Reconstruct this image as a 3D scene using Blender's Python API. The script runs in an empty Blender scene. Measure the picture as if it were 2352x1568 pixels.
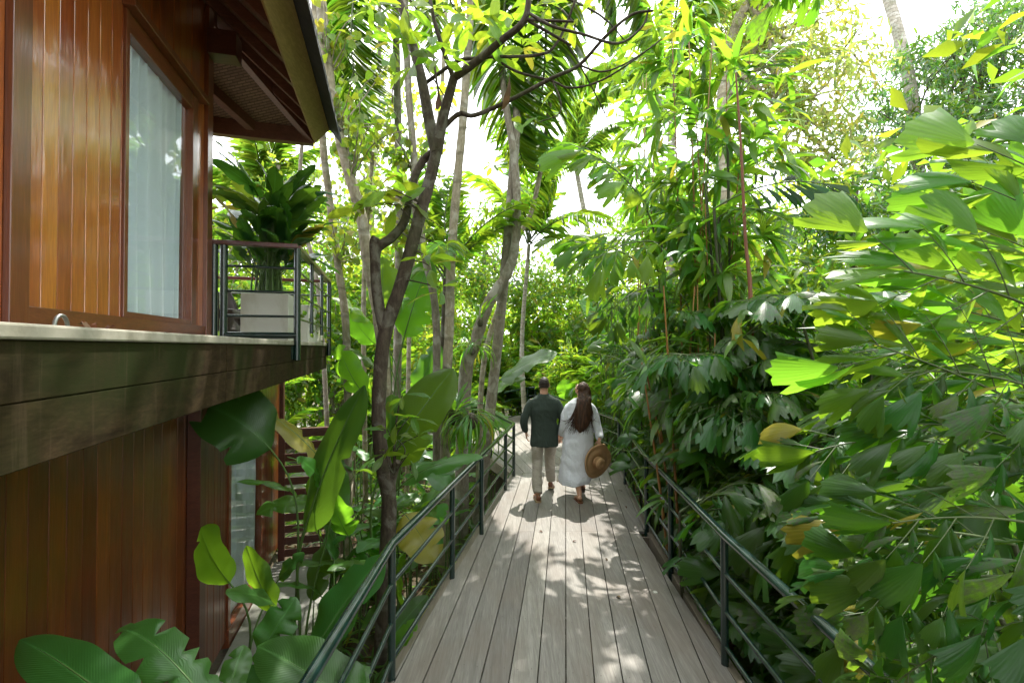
import bpy, math, random
import numpy as np
from mathutils import Vector, Matrix, noise as mnoise
R = math.radians
rs = np.random.RandomState(7)
random.seed(7)
scene = bpy.context.scene
COL = scene.collection
# ---------------------------------------------------------------- camera model
F, CX, CY, PITCH, EYE = 1045.3, 1176.0, 784.0, R(0.71), 2.2
def W(vx, vy, Y):
    u = (vx - CX) / F; w = (CY - vy) / F
    y = math.cos(PITCH) - w * math.sin(PITCH); z = math.sin(PITCH) + w * math.cos(PITCH)
    k = Y / y
    return np.array((u * k, Y, EYE + z * k))
cam_d = bpy.data.cameras.new('camera'); cam = bpy.data.objects.new('camera', cam_d); COL.objects.link(cam)
cam_d.sensor_width = 36; cam_d.lens = 16.0; cam_d.clip_start = 0.05; cam_d.clip_end = 500
cam.location = (0, 0, EYE); cam.rotation_euler = (R(90) + PITCH, 0, 0)
scene.camera = cam
GZ = -1.12                                    # level of the ground below the boardwalk
# ---------------------------------------------------------------- geometry helpers
def nrm(v):
    v = np.asarray(v, float); n = np.linalg.norm(v)
    return v / n if n > 1e-9 else v
def frame(d, up=(0, 0, 1)):
    y = nrm(d); x = np.cross(y, up)
    if np.linalg.norm(x) < 1e-4: x = np.cross(y, (1, 0, 0))
    x = nrm(x); z = np.cross(x, y)
    return np.column_stack((x, y, z))
def M4(m3, off, s=1.0):
    M = Matrix.Identity(4)
    for i in range(3):
        for j in range(3): M[i][j] = float(m3[i, j] * s)
        M[i][3] = float(off[i])
    return M
class Geo:
    def __init__(s): s.V = []; s.F = []; s.U = []; s.A = []; s.M = []; s.n = 0
    def add(s, V, Fa, UV=None, r=0.0, mi=0):
        V = np.asarray(V, float).reshape(-1, 3); Fa = np.asarray(Fa, int)
        s.V.append(V); s.F.append(Fa + s.n); n = len(V)
        s.U.append(np.zeros((n, 2)) if UV is None else np.asarray(UV, float))
        s.A.append(np.full(n, r) if np.isscalar(r) else np.asarray(r, float))
        s.M.append(np.full(len(Fa), mi)); s.n += n
        return s
    def inst(s, T, m3, off, r=0.0, mi=0):
        s.add(T[0] @ np.asarray(m3).T + off, T[1], T[2], r, mi)
    def many(s, T, m3s, offs, r, mi=0):
        V, Fa, UV = T; N = len(offs); n = len(V)
        VV = np.einsum('nij,kj->nki', m3s, V) + offs[:, None, :]
        FF = (Fa[None] + (np.arange(N) * n)[:, None, None]).reshape(-1, Fa.shape[1])
        s.add(VV.reshape(-1, 3), FF, np.tile(UV, (N, 1)), np.repeat(r, n), mi)
    def tube(s, pts, rad, sides=8, mi=0, r=0.0, caps=True, flat=None):
        P = np.asarray(pts, float); n = len(P); rad = np.broadcast_to(np.asarray(rad, float), (n,))
        T = np.gradient(P, axis=0); T /= (np.linalg.norm(T, axis=1)[:, None] + 1e-9)
        ref = np.array((0, 0, 1.0)) if abs(T[0][2]) < .9 else np.array((0, 1.0, 0))
        x = nrm(np.cross(T[0], ref)); V = []; UV = []
        a = np.linspace(0, 2 * math.pi, sides, endpoint=False); L = 0
        for i in range(n):
            x = nrm(x - T[i] * np.dot(x, T[i])); y = np.cross(T[i], x)
            if i: L += np.linalg.norm(P[i] - P[i - 1])
            V.append(P[i] + rad[i] * (np.cos(a)[:, None] * x + np.sin(a)[:, None] * y))
            UV.append(np.column_stack((a / (2 * math.pi), np.full(sides, L))))
        V = np.concatenate(V); UV = np.concatenate(UV); Fa = []
        for i in range(n - 1):
            for j in range(sides):
                k = (j + 1) % sides
                Fa.append((i * sides + j, i * sides + k, (i + 1) * sides + k, (i + 1) * sides + j))
        s.add(V, Fa, UV, r, mi)
        if caps:
            for i, fl in ((0, True), (n - 1, False)):
                c = np.vstack((V[i * sides:(i + 1) * sides], P[i])); f = []
                for j in range(sides):
                    k = (j + 1) % sides
                    f.append((sides, k, j) if fl else (sides, j, k))
                s.add(c, f, None, r, mi)
        return s
    def hexa(s, c8, mi=0, r=0.0):            # corners: bottom 4 ccw, top 4 ccw
        s.add(c8, [(3, 2, 1, 0), (4, 5, 6, 7), (0, 1, 5, 4), (1, 2, 6, 5), (2, 3, 7, 6), (3, 0, 4, 7)], None, r, mi)
        return s
    def box(s, a, b, xf=None, mi=0, r=0.0):
        x0, y0, z0 = a; x1, y1, z1 = b
        c = [(x0, y0, z0), (x1, y0, z0), (x1, y1, z0), (x0, y1, z0), (x0, y0, z1), (x1, y0, z1), (x1, y1, z1), (x0, y1, z1)]
        if xf: c = [xf(*p) for p in c]
        return s.hexa(c, mi, r)
    def prism(s, poly, z0, z1, mi=0, r=0.0):
        n = len(poly); top = np.array([(p[0], p[1], z1) for p in poly]); bot = np.array([(p[0], p[1], z0) for p in poly])
        V = np.vstack((bot, top)); c = np.mean(top, axis=0); cb = np.mean(bot, axis=0)
        V = np.vstack((V, c, cb)); tri = []; q = []
        for i in range(n):
            j = (i + 1) % n
            tri += [(n + i, n + j, 2 * n), (j, i, 2 * n + 1)]; q.append((i, j, n + j, n + i))
        s.add(V, tri, None, r, mi); s.F.append(np.array(q) + s.n - len(V)); s.M.append(np.full(n, mi))
        return s
    def mesh(s, name, mats, smooth=True):
        me = bpy.data.meshes.new(name)
        V = np.concatenate(s.V); me.vertices.add(len(V)); me.vertices.foreach_set('co', V.ravel())
        ls = np.concatenate([f.ravel() for f in s.F]); cnt = np.concatenate([np.full(len(f), f.shape[1]) for f in s.F])
        me.loops.add(len(ls)); me.loops.foreach_set('vertex_index', ls.astype(np.int32))
        me.polygons.add(len(cnt)); me.polygons.foreach_set('loop_start', np.concatenate(([0], np.cumsum(cnt)[:-1])).astype(np.int32))
        me.polygons.foreach_set('material_index', np.concatenate(s.M).astype(np.int32))
        me.polygons.foreach_set('use_smooth', np.full(len(cnt), smooth))
        U = np.concatenate(s.U); uv = me.uv_layers.new(name='UVMap'); uv.data.foreach_set('uv', U[ls].ravel())
        at = me.attributes.new('rnd', 'FLOAT', 'POINT'); at.data.foreach_set('value', np.concatenate(s.A))
        for m in (mats if isinstance(mats, (list, tuple)) else [mats]): me.materials.append(m)
        me.update(calc_edges=True); me.validate()
        return me
    def obj(s, name, mats, parent=None, smooth=True, bevel=0):
        o = bpy.data.objects.new(name, s.mesh(name, mats, smooth)); COL.objects.link(o)
        if parent is not None:
            o.parent = parent
            p = parent; M = Matrix.Identity(4)
            while p is not None:
                M = (p.matrix_parent_inverse @ p.matrix_basis if p.parent else p.matrix_basis) @ M; p = p.parent
            o.matrix_parent_inverse = M.inverted()
        if bevel:
            b = o.modifiers.new('edge', 'BEVEL'); b.width = bevel; b.segments = 2; b.limit_method = 'ANGLE'; b.angle_limit = R(40)
        return o
def tag(o, label=None, cat=None, group=None, kind=None):
    if label: o['label'] = label
    if cat: o['category'] = cat
    if group: o['group'] = group
    if kind: o['kind'] = kind
    return o
def thing(name, label, cat, loc=(0, 0, 0), rz=0, group=None):
    o = bpy.data.objects.new(name, None); COL.objects.link(o); o.empty_display_size = .1
    o.matrix_basis = Matrix.Translation(Vector([float(q) for q in loc])) @ Matrix.Rotation(rz, 4, 'Z')
    return tag(o, label, cat, group)
def put(me, name, parent, Mw):
    o = bpy.data.objects.new(name, me); COL.objects.link(o)
    o.parent = parent; o.matrix_basis = parent.matrix_basis.inverted() @ Mw
    return o
def base_origin(o, p):                        # move a single-mesh thing's origin to its base
    p = Vector([float(q) for q in p]); o.data.transform(Matrix.Translation(-p)); o.matrix_basis = Matrix.Translation(p); return o
def spline(pts, n=6):
    P = np.asarray(pts, float)
    if len(P) < 3: return np.array([P[0] + (P[-1] - P[0]) * t for t in np.linspace(0, 1, n + 1)])
    Q = np.vstack((2 * P[0] - P[1], P, 2 * P[-1] - P[-2])); out = []
    for i in range(1, len(Q) - 2):
        for t in np.linspace(0, 1, n, endpoint=False):
            a, b, c, d = Q[i - 1], Q[i], Q[i + 1], Q[i + 2]
            out.append(.5 * ((2 * b) + (c - a) * t + (2 * a - 5 * b + 4 * c - d) * t * t + (3 * b - a - 3 * c + d) * t ** 3))
    out.append(P[-1]); return np.array(out)
# ---------------------------------------------------------------- materials
class NT:
    def __init__(s, name):
        s.m = bpy.data.materials.new(name); s.m.use_nodes = True; s.t = s.m.node_tree; s.t.nodes.clear()
        s.out = s.t.nodes.new('ShaderNodeOutputMaterial')
    def n(s, typ, **kw):
        o = s.t.nodes.new(typ)
        for k, v in kw.items():
            if k == 'ins':
                for a, b in v.items(): s.set(o, a, b)
            else: setattr(o, k, v)
        return o
    def set(s, node, key, val):
        inp = node.inputs[key]
        if hasattr(val, 'is_output'): s.t.links.new(val, inp)
        elif hasattr(val, 'outputs'): s.t.links.new(val.outputs[0], inp)
        else:
            if isinstance(val, (tuple, list)) and len(val) == 3 and inp.type == 'RGBA': val = (*val, 1)
            inp.default_value = val
    def math(s, op, a, b=None, c=None, clamp=False):
        o = s.t.nodes.new('ShaderNodeMath'); o.operation = op; o.use_clamp = clamp
        s.set(o, 0, a)
        if b is not None: s.set(o, 1, b)
        if c is not None: s.set(o, 2, c)
        return o
    def mix(s, f, a, b, mode='MIX'):
        o = s.t.nodes.new('ShaderNodeMix'); o.data_type = 'RGBA'; o.blend_type = mode
        s.set(o, 0, f); s.set(o, 6, a); s.set(o, 7, b)
        return o.outputs[2]
    def ramp(s, f, stops):
        o = s.t.nodes.new('ShaderNodeValToRGB'); s.set(o, 0, f); e = o.color_ramp.elements
        while len(e) > len(stops): e.remove(e[-1])
        while len(e) < len(stops): e.new(.5)
        for q, (p, c) in zip(e, stops):
            q.position = p; q.color = (c, c, c, 1) if np.isscalar(c) else (*c, 1)
        return o.outputs[0]
    def coord(s, kind='Object', scale=(1, 1, 1), rot=(0, 0, 0)):
        c = s.n('ShaderNodeTexCoord'); m = s.n('ShaderNodeMapping', ins={'Vector': c.outputs[kind], 'Scale': scale, 'Rotation': rot})
        return m.outputs[0]
    def noise(s, vec, scale, detail=4, rough=.55, dist=0, out=0):
        o = s.n('ShaderNodeTexNoise', ins={'Scale': scale, 'Detail': detail, 'Roughness': rough, 'Distortion': dist})
        if vec is not None: s.set(o, 'Vector', vec)
        return o.outputs[out]
    def attr(s): return s.n('ShaderNodeAttribute', attribute_name='rnd').outputs['Fac']
    def bump(s, h, strength=.3, dist=.01): return s.n('ShaderNodeBump', ins={'Height': h, 'Strength': strength, 'Distance': dist}).outputs[0]
    def pbr(s, col, rough=.5, normal=None, **kw):
        p = s.n('ShaderNodeBsdfPrincipled'); s.set(p, 'Base Color', col); s.set(p, 'Roughness', rough)
        if normal is not None: s.set(p, 'Normal', normal)
        for k, v in kw.items(): s.set(p, k.replace('_', ' '), v)
        return p
    def done(s, sh): s.t.links.new(sh.outputs[0] if hasattr(sh, 'outputs') else sh, s.out.inputs[0]); return s.m
def leaf_mat(name, col, tr, rough=.34, tmix=.42, var=.35, hue=.035, vein=0, vk=.35, rib=.35, dust=0, yellow=0, spec=.5, bump=.25, pleat=0):
    t = NT(name); at = t.attr(); oi = t.n('ShaderNodeObjectInfo').outputs['Random']
    r = t.math('FRACT', t.math('ADD', at, t.math('MULTIPLY', oi, .61)))
    r2 = t.math('FRACT', t.math('MULTIPLY', r, 7.31))
    uv = t.n('ShaderNodeSeparateXYZ', ins={0: t.n('ShaderNodeTexCoord').outputs['UV']})
    au = t.math('ABSOLUTE', t.math('SUBTRACT', uv.outputs[0], .5))
    mid = t.math('SUBTRACT', 1, t.math('MULTIPLY', au, 22), clamp=True)
    nz = t.noise(t.coord('Object', (1, 1, 1)), 9, 3)
    def vary(c):
        h = t.n('ShaderNodeHueSaturation', ins={'Hue': t.math('MULTIPLY_ADD', r2, hue * 2, .5 - hue), 'Saturation': 1.0,
            'Value': t.math('MULTIPLY_ADD', r, var * 2, 1 - var), 'Color': c}); return h.outputs[0]
    c1 = t.mix(t.math('MULTIPLY', mid, rib), col, tuple(min(1, q * 2.6 + .02) for q in col))
    c1 = t.mix(t.math('MULTIPLY', nz, .5), c1, tuple(q * .62 for q in col))
    c1 = vary(c1); c2 = vary(tr)
    if vein:
        sp = t.ramp(t.noise(t.coord('Object'), 55, 4, .7), [(.66, 0), (.74, 1)]); sp = t.math('MULTIPLY', sp, t.ramp(t.noise(t.coord('Object'), 6, 2), [(.45, 0), (.65, .75)])); c1 = t.mix(sp, c1, (.10, .075, .03)); c2 = t.mix(sp, c2, (.12, .09, .03))
    if yellow:
        m = t.math('MULTIPLY', t.math('GREATER_THAN', r2, 1 - yellow), .8)
        c1 = t.mix(m, c1, (.32, .26, .03)); c2 = t.mix(m, c2, (.6, .45, .05))
    rg = rough
    if dust:
        dn = t.ramp(t.noise(t.coord('Object'), 26, 5, .7), [(.42, 0), (.62, 1)])
        m = t.math('MULTIPLY', t.math('MULTIPLY', t.math('GREATER_THAN', r, 1 - dust), .72), dn)
        c1 = t.mix(m, c1, (.17, .155, .12)); c2 = t.mix(m, c2, (.10, .12, .04)); rg = t.math('MULTIPLY_ADD', m, .3, rough)
    nm = None
    if vein:
        ph = t.math('MULTIPLY', uv.outputs[0], vein) if pleat else t.math('MULTIPLY', t.math('SUBTRACT', uv.outputs[1], t.math('MULTIPLY', au, vk)), vein)
        sn = t.math('SINE', ph)
        nm = t.bump(t.math('ADD', t.math('MULTIPLY', sn, .4), t.math('MULTIPLY', mid, -1.5)), bump, .012)
        sh = t.math('MULTIPLY_ADD', sn, .035, .035)
        c1 = t.mix(sh, c1, tuple(q * 2.2 for q in col)); c2 = t.mix(t.math('MULTIPLY', sh, 3.2 if pleat else 2.5), c2, tuple(q * .55 for q in tr))
    p = t.pbr(c1, rg, nm, Specular_IOR_Level=spec)
    tl = t.n('ShaderNodeBsdfTranslucent'); t.set(tl, 'Color', c2)
    if nm is not None: t.set(tl, 'Normal', nm)
    mx = t.n('ShaderNodeMixShader', ins={0: tmix}); t.set(mx, 1, p); t.set(mx, 2, tl)
    return t.done(mx)
def bark_mat(name, c1, c2, lichen=(.42, .43, .38), lf=.5, ring=0, sc=1.0):
    t = NT(name); v = t.coord('Object', (1, 1, .35))
    a = t.noise(v, 30 * sc, 6, .65); b = t.noise(t.coord('Object'), 5 * sc, 5, .6, .6)
    c = t.mix(t.ramp(a, [(.35, 0), (.65, 1)]), c1, c2)
    c = t.mix(t.math('MULTIPLY', t.ramp(b, [(.52, 0), (.62, 1)]), lf), c, lichen)
    d = t.noise(t.coord('Object'), 2.2 * sc, 4); c = t.mix(t.math('MULTIPLY', t.ramp(d, [(.5, 0), (.66, 1)]), .35), c, (.05, .075, .02))
    h = a
    if ring:
        sp = t.n('ShaderNodeSeparateXYZ', ins={0: t.coord('Object')})
        wv = t.math('SINE', t.math('ADD', t.math('MULTIPLY', sp.outputs[2], ring), t.math('MULTIPLY', b, 5)))
        w2 = t.ramp(wv, [(.75, 0), (1, 1)]); c = t.mix(t.math('MULTIPLY', w2, .45), c, tuple(q * .35 for q in c1)); h = t.math('SUBTRACT', a, t.math('MULTIPLY', w2, .6))
    return t.done(t.pbr(c, .85, t.bump(h, .7, .012), Specular_IOR_Level=.25))
def wood_mat(name, c1, c2, rough, coat=0, axis=2, scale=1.0, var=.3, stain=None, coatr=.1, wav=0, bstr=.25, streak=None, spec=.5, cior=1.5):
    t = NT(name); sc = [9 * scale] * 3; sc[axis] = .55 * scale
    v = t.coord('Object', tuple(sc)); at = t.attr()
    va = t.n('ShaderNodeVectorMath', operation='ADD', ins={0: v}); cb = t.n('ShaderNodeCombineXYZ', ins={0: t.math('MULTIPLY', at, 37), 1: t.math('MULTIPLY', at, 91), 2: t.math('MULTIPLY', at, 53)})
    t.set(va, 1, cb.outputs[0]); v = va.outputs[0]
    g = t.noise(v, 2.2, 8, .62, 1.4); g2 = t.noise(v, 14, 3, .5)
    c = t.mix(t.ramp(g, [(.3, 0), (.7, 1)]), c1, c2)
    c = t.mix(t.math('MULTIPLY', t.ramp(g2, [(.45, 1), (.6, 0)]), .25), c, tuple(q * .45 for q in c1))
    h = t.n('ShaderNodeHueSaturation', ins={'Hue': t.math('MULTIPLY_ADD', at, .02, .49), 'Value': t.math('MULTIPLY_ADD', at, var * 2, 1 - var), 'Color': c}); c = h.outputs[0]
    if stain: c = t.mix(t.math('MULTIPLY', t.ramp(t.noise(t.coord('Object', stain[2]), stain[1], 5, .6), [(.44, 0), (.62, 1)]), stain[3]), c, stain[0])
    if streak: c = t.mix(t.math('MULTIPLY', t.ramp(t.noise(t.coord('Object', (7, 7, .45)), 2.0, 6, .7), [(.58, 0), (.74, 1)]), .45), c, streak)
    hgt = t.math('ADD', t.math('MULTIPLY', g2, .35), g)
    nm = t.bump(hgt, bstr, .004)
    if wav:
        wv = t.noise(t.coord('Object', (3, 3, 1.1)), 2.6, 2, .5)
        nm2 = t.n('ShaderNodeBump', ins={'Height': t.math('ADD', wv, t.math('MULTIPLY', at, .0)), 'Strength': wav, 'Distance': .03, 'Normal': nm}); nm = nm2.outputs[0]
    p = t.pbr(c, rough, nm, Specular_IOR_Level=spec)
    if coat: t.set(p, 'Coat IOR', cior); t.set(p, 'Coat Weight', coat); t.set(p, 'Coat Roughness', coatr); t.set(p, 'Coat Normal', nm)
    return t.done(p)
def plain(name, col, rough=.5, var=.15, sc=8, bump=.1, metal=0, coat=0, dirt=None):
    t = NT(name); n1 = t.noise(t.coord('Object'), sc, 6, .6)
    c = t.mix(n1, tuple(q * (1 - var) for q in col), tuple(min(1, q * (1 + var)) for q in col))
    if dirt: c = t.mix(t.math('MULTIPLY', t.ramp(t.noise(t.coord('Object', dirt[2]), dirt[1], 6, .65), [(.45, 0), (.65, 1)]), dirt[3]), c, dirt[0])
    return t.done(t.pbr(c, rough, t.bump(n1, bump, .006), Metallic=metal, Coat_Weight=coat))
M = {}
M['fish'] = leaf_mat('fishtail_leaf', (.030, .086, .018), (.27, .55, .025), .28, .42, .3, .03, vein=75, pleat=1, rib=0, dust=.17, yellow=.02, bump=.09, spec=.36)
M['fish_young'] = leaf_mat('fishtail_leaf_young', (.07, .17, .018), (.40, .68, .04), .36, .54, .3, .03, vein=75, pleat=1, rib=0, yellow=.02, bump=.09)
M['banana'] = leaf_mat('banana_leaf', (.05, .14, .022), (.36, .68, .03), .32, .52, .3, .025, vein=330, vk=.4, rib=.7, yellow=.0, bump=.10)
M['banana_dark'] = leaf_mat('heliconia_leaf', (.042, .125, .026), (.24, .50, .03), .30, .36, .25, .02, vein=280, vk=.4, rib=.75, yellow=.0, bump=.10)
M['helyel'] = leaf_mat('heliconia_leaf_yellowed', (.05, .12, .02), (.34, .55, .03), .3, .4, .3, .03, vein=260, vk=.4, rib=.6, yellow=.3, bump=.10)
M['palm'] = leaf_mat('palm_leaflet', (.055, .13, .02), (.36, .62, .03), .36, .46, .3, .03, rib=.5)
M['palm_dark'] = leaf_mat('palm_leaflet_dark', (.020, .060, .014), (.14, .32, .018), .48, .34, .3, .03, rib=.4, spec=.3)
M['palm_light'] = leaf_mat('palm_leaflet_light', (.09, .17, .025), (.42, .68, .05), .38, .48, .25, .03, rib=.4)
M['plume'] = leaf_mat('oblong_leaf', (.075, .155, .02), (.38, .60, .03), .36, .52, .22, .03, vein=75, vk=.55, rib=.8, yellow=.05)
M['heart'] = leaf_mat('heart_leaf', (.08, .15, .025), (.42, .60, .04), .4, .5, .3, .04, vein=30, vk=.7, rib=.5, yellow=.06)
M['bamboo'] = leaf_mat('bamboo_leaf', (.055, .145, .02), (.30, .55, .03), .34, .48, .3, .03, vein=0, rib=.5, yellow=.02)
M['shrub'] = leaf_mat('shrub_leaf', (.055, .125, .02), (.34, .56, .03), .38, .48, .35, .04, rib=.4, yellow=.04)
M['shrub_y'] = leaf_mat('shrub_leaf_lime', (.08, .17, .022), (.44, .70, .04), .4, .52, .3, .04, rib=.4, yellow=.08)
M['olive'] = leaf_mat('olive_leaf', (.12, .16, .045), (.48, .60, .10), .42, .48, .4, .04, rib=.4, yellow=.12)
M['mango'] = leaf_mat('mango_leaf', (.03, .085, .02), (.22, .45, .03), .27, .32, .35, .035, rib=.5, yellow=.02, spec=.7)
M['pot'] = leaf_mat('paddle_leaf', (.018, .07, .018), (.14, .34, .02), .27, .32, .25, .02, vein=200, vk=.4, rib=.7, yellow=.06, bump=.12)
M['strap'] = leaf_mat('strap_leaf', (.05, .14, .02), (.32, .62, .03), .32, .42, .35, .03, rib=.5, yellow=.05)
M['litter'] = leaf_mat('fallen_leaf', (.12, .07, .035), (.10, .06, .03), .8, .15, .6, .03, rib=.2, spec=.2)
M['deadleaf'] = leaf_mat('dead_leaf', (.10, .055, .03), (.18, .08, .03), .7, .2, .4, .03, rib=.4, spec=.2)
M['stem'] = plain('green_stem', (.075, .14, .03), .45, .3, 12)
M['stem_dark'] = plain('dark_stem', (.05, .055, .025), .6, .35, 14)
M['rachis'] = plain('leaf_stalk', (.07, .10, .03), .5, .3, 10)
M['cane'] = plain('golden_cane', (.27, .13, .035), .4, .4, 5)
M['cane_g'] = plain('green_cane', (.10, .15, .035), .4, .4, 5)
M['redstake'] = plain('red_brown_stalk', (.20, .075, .04), .5, .3, 9)
M['bark_dark'] = bark_mat('bark_dark', (.038, .028, .02), (.085, .066, .048), (.24, .24, .20), .4)
M['bark_grey'] = bark_mat('bark_grey', (.14, .12, .09), (.25, .22, .17), (.42, .42, .36), .5)
M['bark_pale'] = bark_mat('bark_pale', (.20, .17, .11), (.32, .28, .20), (.46, .45, .38), .5, ring=16)
M['bark_ring'] = bark_mat('bark_palm', (.20, .18, .14), (.32, .29, .23), (.48, .47, .42), .5, ring=42)
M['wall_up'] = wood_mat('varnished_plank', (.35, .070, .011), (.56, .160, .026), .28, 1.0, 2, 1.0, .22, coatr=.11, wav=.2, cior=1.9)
M['wall_low'] = wood_mat('varnished_plank_shaded', (.105, .018, .004), (.21, .046, .009), .28, .45, 2, 1.0, .3, stain=((.05, .020, .007), 1.6, (1, 1, .5), .5), coatr=.2, wav=.14)  # lower storey shade is put into this darker, redder plank colour
M['trim'] = wood_mat('varnished_trim', (.17, .05, .016), (.27, .09, .025), .3, .7, 2, 1.0, .15)
M['trim_h'] = wood_mat('varnished_trim_horizontal', (.17, .05, .016), (.27, .09, .025), .3, .7, 1, 1.0, .15)
M['beam'] = wood_mat('weathered_beam', (.019, .012, .006), (.048, .031, .015), .8, 0, 1, .8, .15, stain=((.018, .024, .006), 1.1, (1.2, 1.2, .9), .9), coatr=.25, streak=(.085, .06, .036), spec=.06)
M['fascia'] = wood_mat('tan_fascia', (.40, .27, .11), (.52, .36, .16), .6, 0, 1, .6, .1)
M['rafter'] = wood_mat('rafter_wood', (.16, .068, .038), (.26, .115, .066), .45, .2, 0, 1.0, .2)
M['dwood'] = wood_mat('dark_wood', (.10, .032, .016), (.17, .06, .028), .4, .4, 0, 1.0, .25)
M['greywood'] = wood_mat('greyed_wood', (.20, .17, .12), (.33, .28, .20), .7, 0, 1, 1.0, .2)
M['deck'] = wood_mat('weathered_deck_board', (.142, .130, .112), (.255, .236, .21), .6, 0, 1, 1.15, .22, stain=((.15, .12, .095), 2.3, (1.2, .5, 1), .55), bstr=.6)
M['rim'] = wood_mat('deck_edge_board', (.14, .115, .085), (.23, .19, .15), .65, 0, 1, 1.1, .12, stain=((.09, .085, .05), 2, (1, .5, 1), .5), bstr=.5)
M['rail'] = plain('dark_green_paint', (.006, .022, .019), .22, .25, 14, .03, coat=.6, dirt=((.06, .055, .03), 22, (1, 1, 1), .05))
M['railcap'] = wood_mat('maroon_rail_cap', (.10, .032, .026), (.15, .05, .038), .3, .5, 1, 1.0, .1)
M['screw'] = plain('screw_head', (.07, .06, .05), .5, .2, 30)
M['stud'] = plain('pale_stud', (.5, .48, .42), .5, .2, 30)
M['stone_edge'] = plain('pale_stone', (.30, .28, .22), .75, .3, 14, .3, dirt=((.12, .11, .07), 6, (1, 1, 1), .6))
M['paving'] = plain('grey_paving', (.24, .235, .21), .8, .25, 5, .3, dirt=((.10, .115, .06), 2.2, (1, 1, 1), .6))
M['moss'] = plain('mossy_stone', (.16, .15, .10), .9, .4, 9, .6, dirt=((.30, .33, .03), 2.6, (1, 1, 1), .95))
M['planter'] = plain('white_planter', (.62, .61, .56), .6, .08, 5, .1, dirt=((.36, .32, .22), 3.2, (1, 1, .4), .5))
M['hook'] = plain('grey_metal', (.25, .25, .24), .4, .2, 20, metal=.8)
M['curtain'] = None
t = NT('sheer_curtain'); v = t.noise(t.coord('Object', (60, 60, 3)), 3, 3)
c = t.mix(v, (.76, .85, .90), (.85, .92, .95)); d = t.n('ShaderNodeBsdfDiffuse'); t.set(d, 'Color', c); tl = t.n('ShaderNodeBsdfTranslucent'); t.set(tl, 'Color', c)
mx = t.n('ShaderNodeMixShader', ins={0: .3}); t.set(mx, 1, d); t.set(mx, 2, tl); M['curtain'] = t.done(mx)
t = NT('window_glass'); lw = t.n('ShaderNodeLayerWeight', ins={'Blend': .5}); tr = t.n('ShaderNodeBsdfTransparent'); t.set(tr, 'Color', (.95, .97, .97)); gl = t.n('ShaderNodeBsdfGlossy', ins={'Roughness': .01})
mx = t.n('ShaderNodeMixShader'); t.set(mx, 0, t.math('MULTIPLY_ADD', t.math('POWER', lw.outputs['Facing'], 3.5), .26, .05)); t.set(mx, 1, tr); t.set(mx, 2, gl); M['glass'] = t.done(mx)
t = NT('woven_soffit'); v = t.coord('Object'); b = t.n('ShaderNodeTexBrick', ins={'Vector': v, 'Scale': 1.0, 'Mortar Size': .004, 'Brick Width': .09, 'Row Height': .022, 'Color1': (.30, .19, .135, 1), 'Color2': (.17, .10, .075, 1), 'Mortar': (.03, .018, .014, 1), 'Bias': 0.0})
nz = t.noise(t.coord('Object', (3, 40, 40)), 2, 4); c = t.mix(t.math('MULTIPLY', nz, .6), b.outputs[0], (.26, .17, .12)); M['weave'] = t.done(t.pbr(c, .7, t.bump(b.outputs[1], -.5, .006)))
t = NT('roof_shingle'); v = t.coord('Object'); a = t.noise(v, 18, 5); c = t.mix(a, (.022, .022, .026), (.055, .053, .058)); M['shingle'] = t.done(t.pbr(c, .8, t.bump(a, .4, .01)))
t = NT('forest_floor'); a = t.noise(t.coord('Object'), 2.3, 8, .7); b = t.noise(t.coord('Object'), 30, 4, .7)
c = t.mix(t.ramp(a, [(.35, 0), (.65, 1)]), (.045, .030, .018), (.10, .075, .045)); c = t.mix(t.ramp(b, [(.5, 0), (.7, 1)]), c, (.06, .075, .02)); M['ground'] = t.done(t.pbr(c, .95, t.bump(b, .8, .03)))
def skin_mat():
    t = NT('skin'); a = t.noise(t.coord('Object'), 40, 4); c = t.mix(a, (.42, .22, .14), (.52, .29, .195))
    return t.done(t.pbr(c, .48, None, Subsurface_Weight=.12, Subsurface_Radius=(.02, .008, .004)))
def cloth_mat(name, col, tr, sc=60, w=.6, fold=(7, 7, 3)):
    t = NT(name); a = t.noise(t.coord('Object', (1, 1, 2.5)), sc, 4, .7); b = t.noise(t.coord('Object', fold), 2.2, 4, .55, .8)
    c = t.mix(a, tuple(q * .8 for q in col), tuple(min(1, q * 1.15) for q in col)); nm = t.bump(t.math('ADD', t.math('MULTIPLY', a, .06), b), w, .03)
    p = t.pbr(c, .85, nm, Specular_IOR_Level=.2); tl = t.n('ShaderNodeBsdfTranslucent'); t.set(tl, 'Color', tr)
    mx = t.n('ShaderNodeMixShader', ins={0: .22}); t.set(mx, 1, p); t.set(mx, 2, tl); return t.done(mx)
M['skin'] = skin_mat()
M['shirt'] = cloth_mat('green_linen', (.050, .068, .056), (.03, .05, .04), 90, .55, (6, 6, 4))
M['trouser'] = cloth_mat('beige_cotton', (.40, .36, .30), (.3, .27, .22), 90, .6, (5, 5, 9))
M['dress'] = cloth_mat('white_linen', (.74, .77, .82), (.66, .70, .77), 90, .6, (7, 7, 5))
M['shoe'] = plain('tan_leather', (.17, .062, .030), .4, .25, 20)
M['sole'] = plain('pale_sole', (.34, .24, .13), .7, .2, 20)
def hair_mat(name, c1, c2, sc):
    t = NT(name); a = t.noise(t.coord('Object', sc), 8, 4, .6); c = t.mix(t.ramp(a, [(.35, 0), (.7, 1)]), c1, c2)
    return t.done(t.pbr(c, .5, t.bump(a, .5, .006), Specular_IOR_Level=.28))
M['hair_w'] = hair_mat('brown_hair', (.018, .009, .005), (.085, .038, .019), (9, 9, .8))
M['hair_m'] = hair_mat('short_dark_hair', (.014, .009, .007), (.04, .027, .02), (20, 20, 20))
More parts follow.
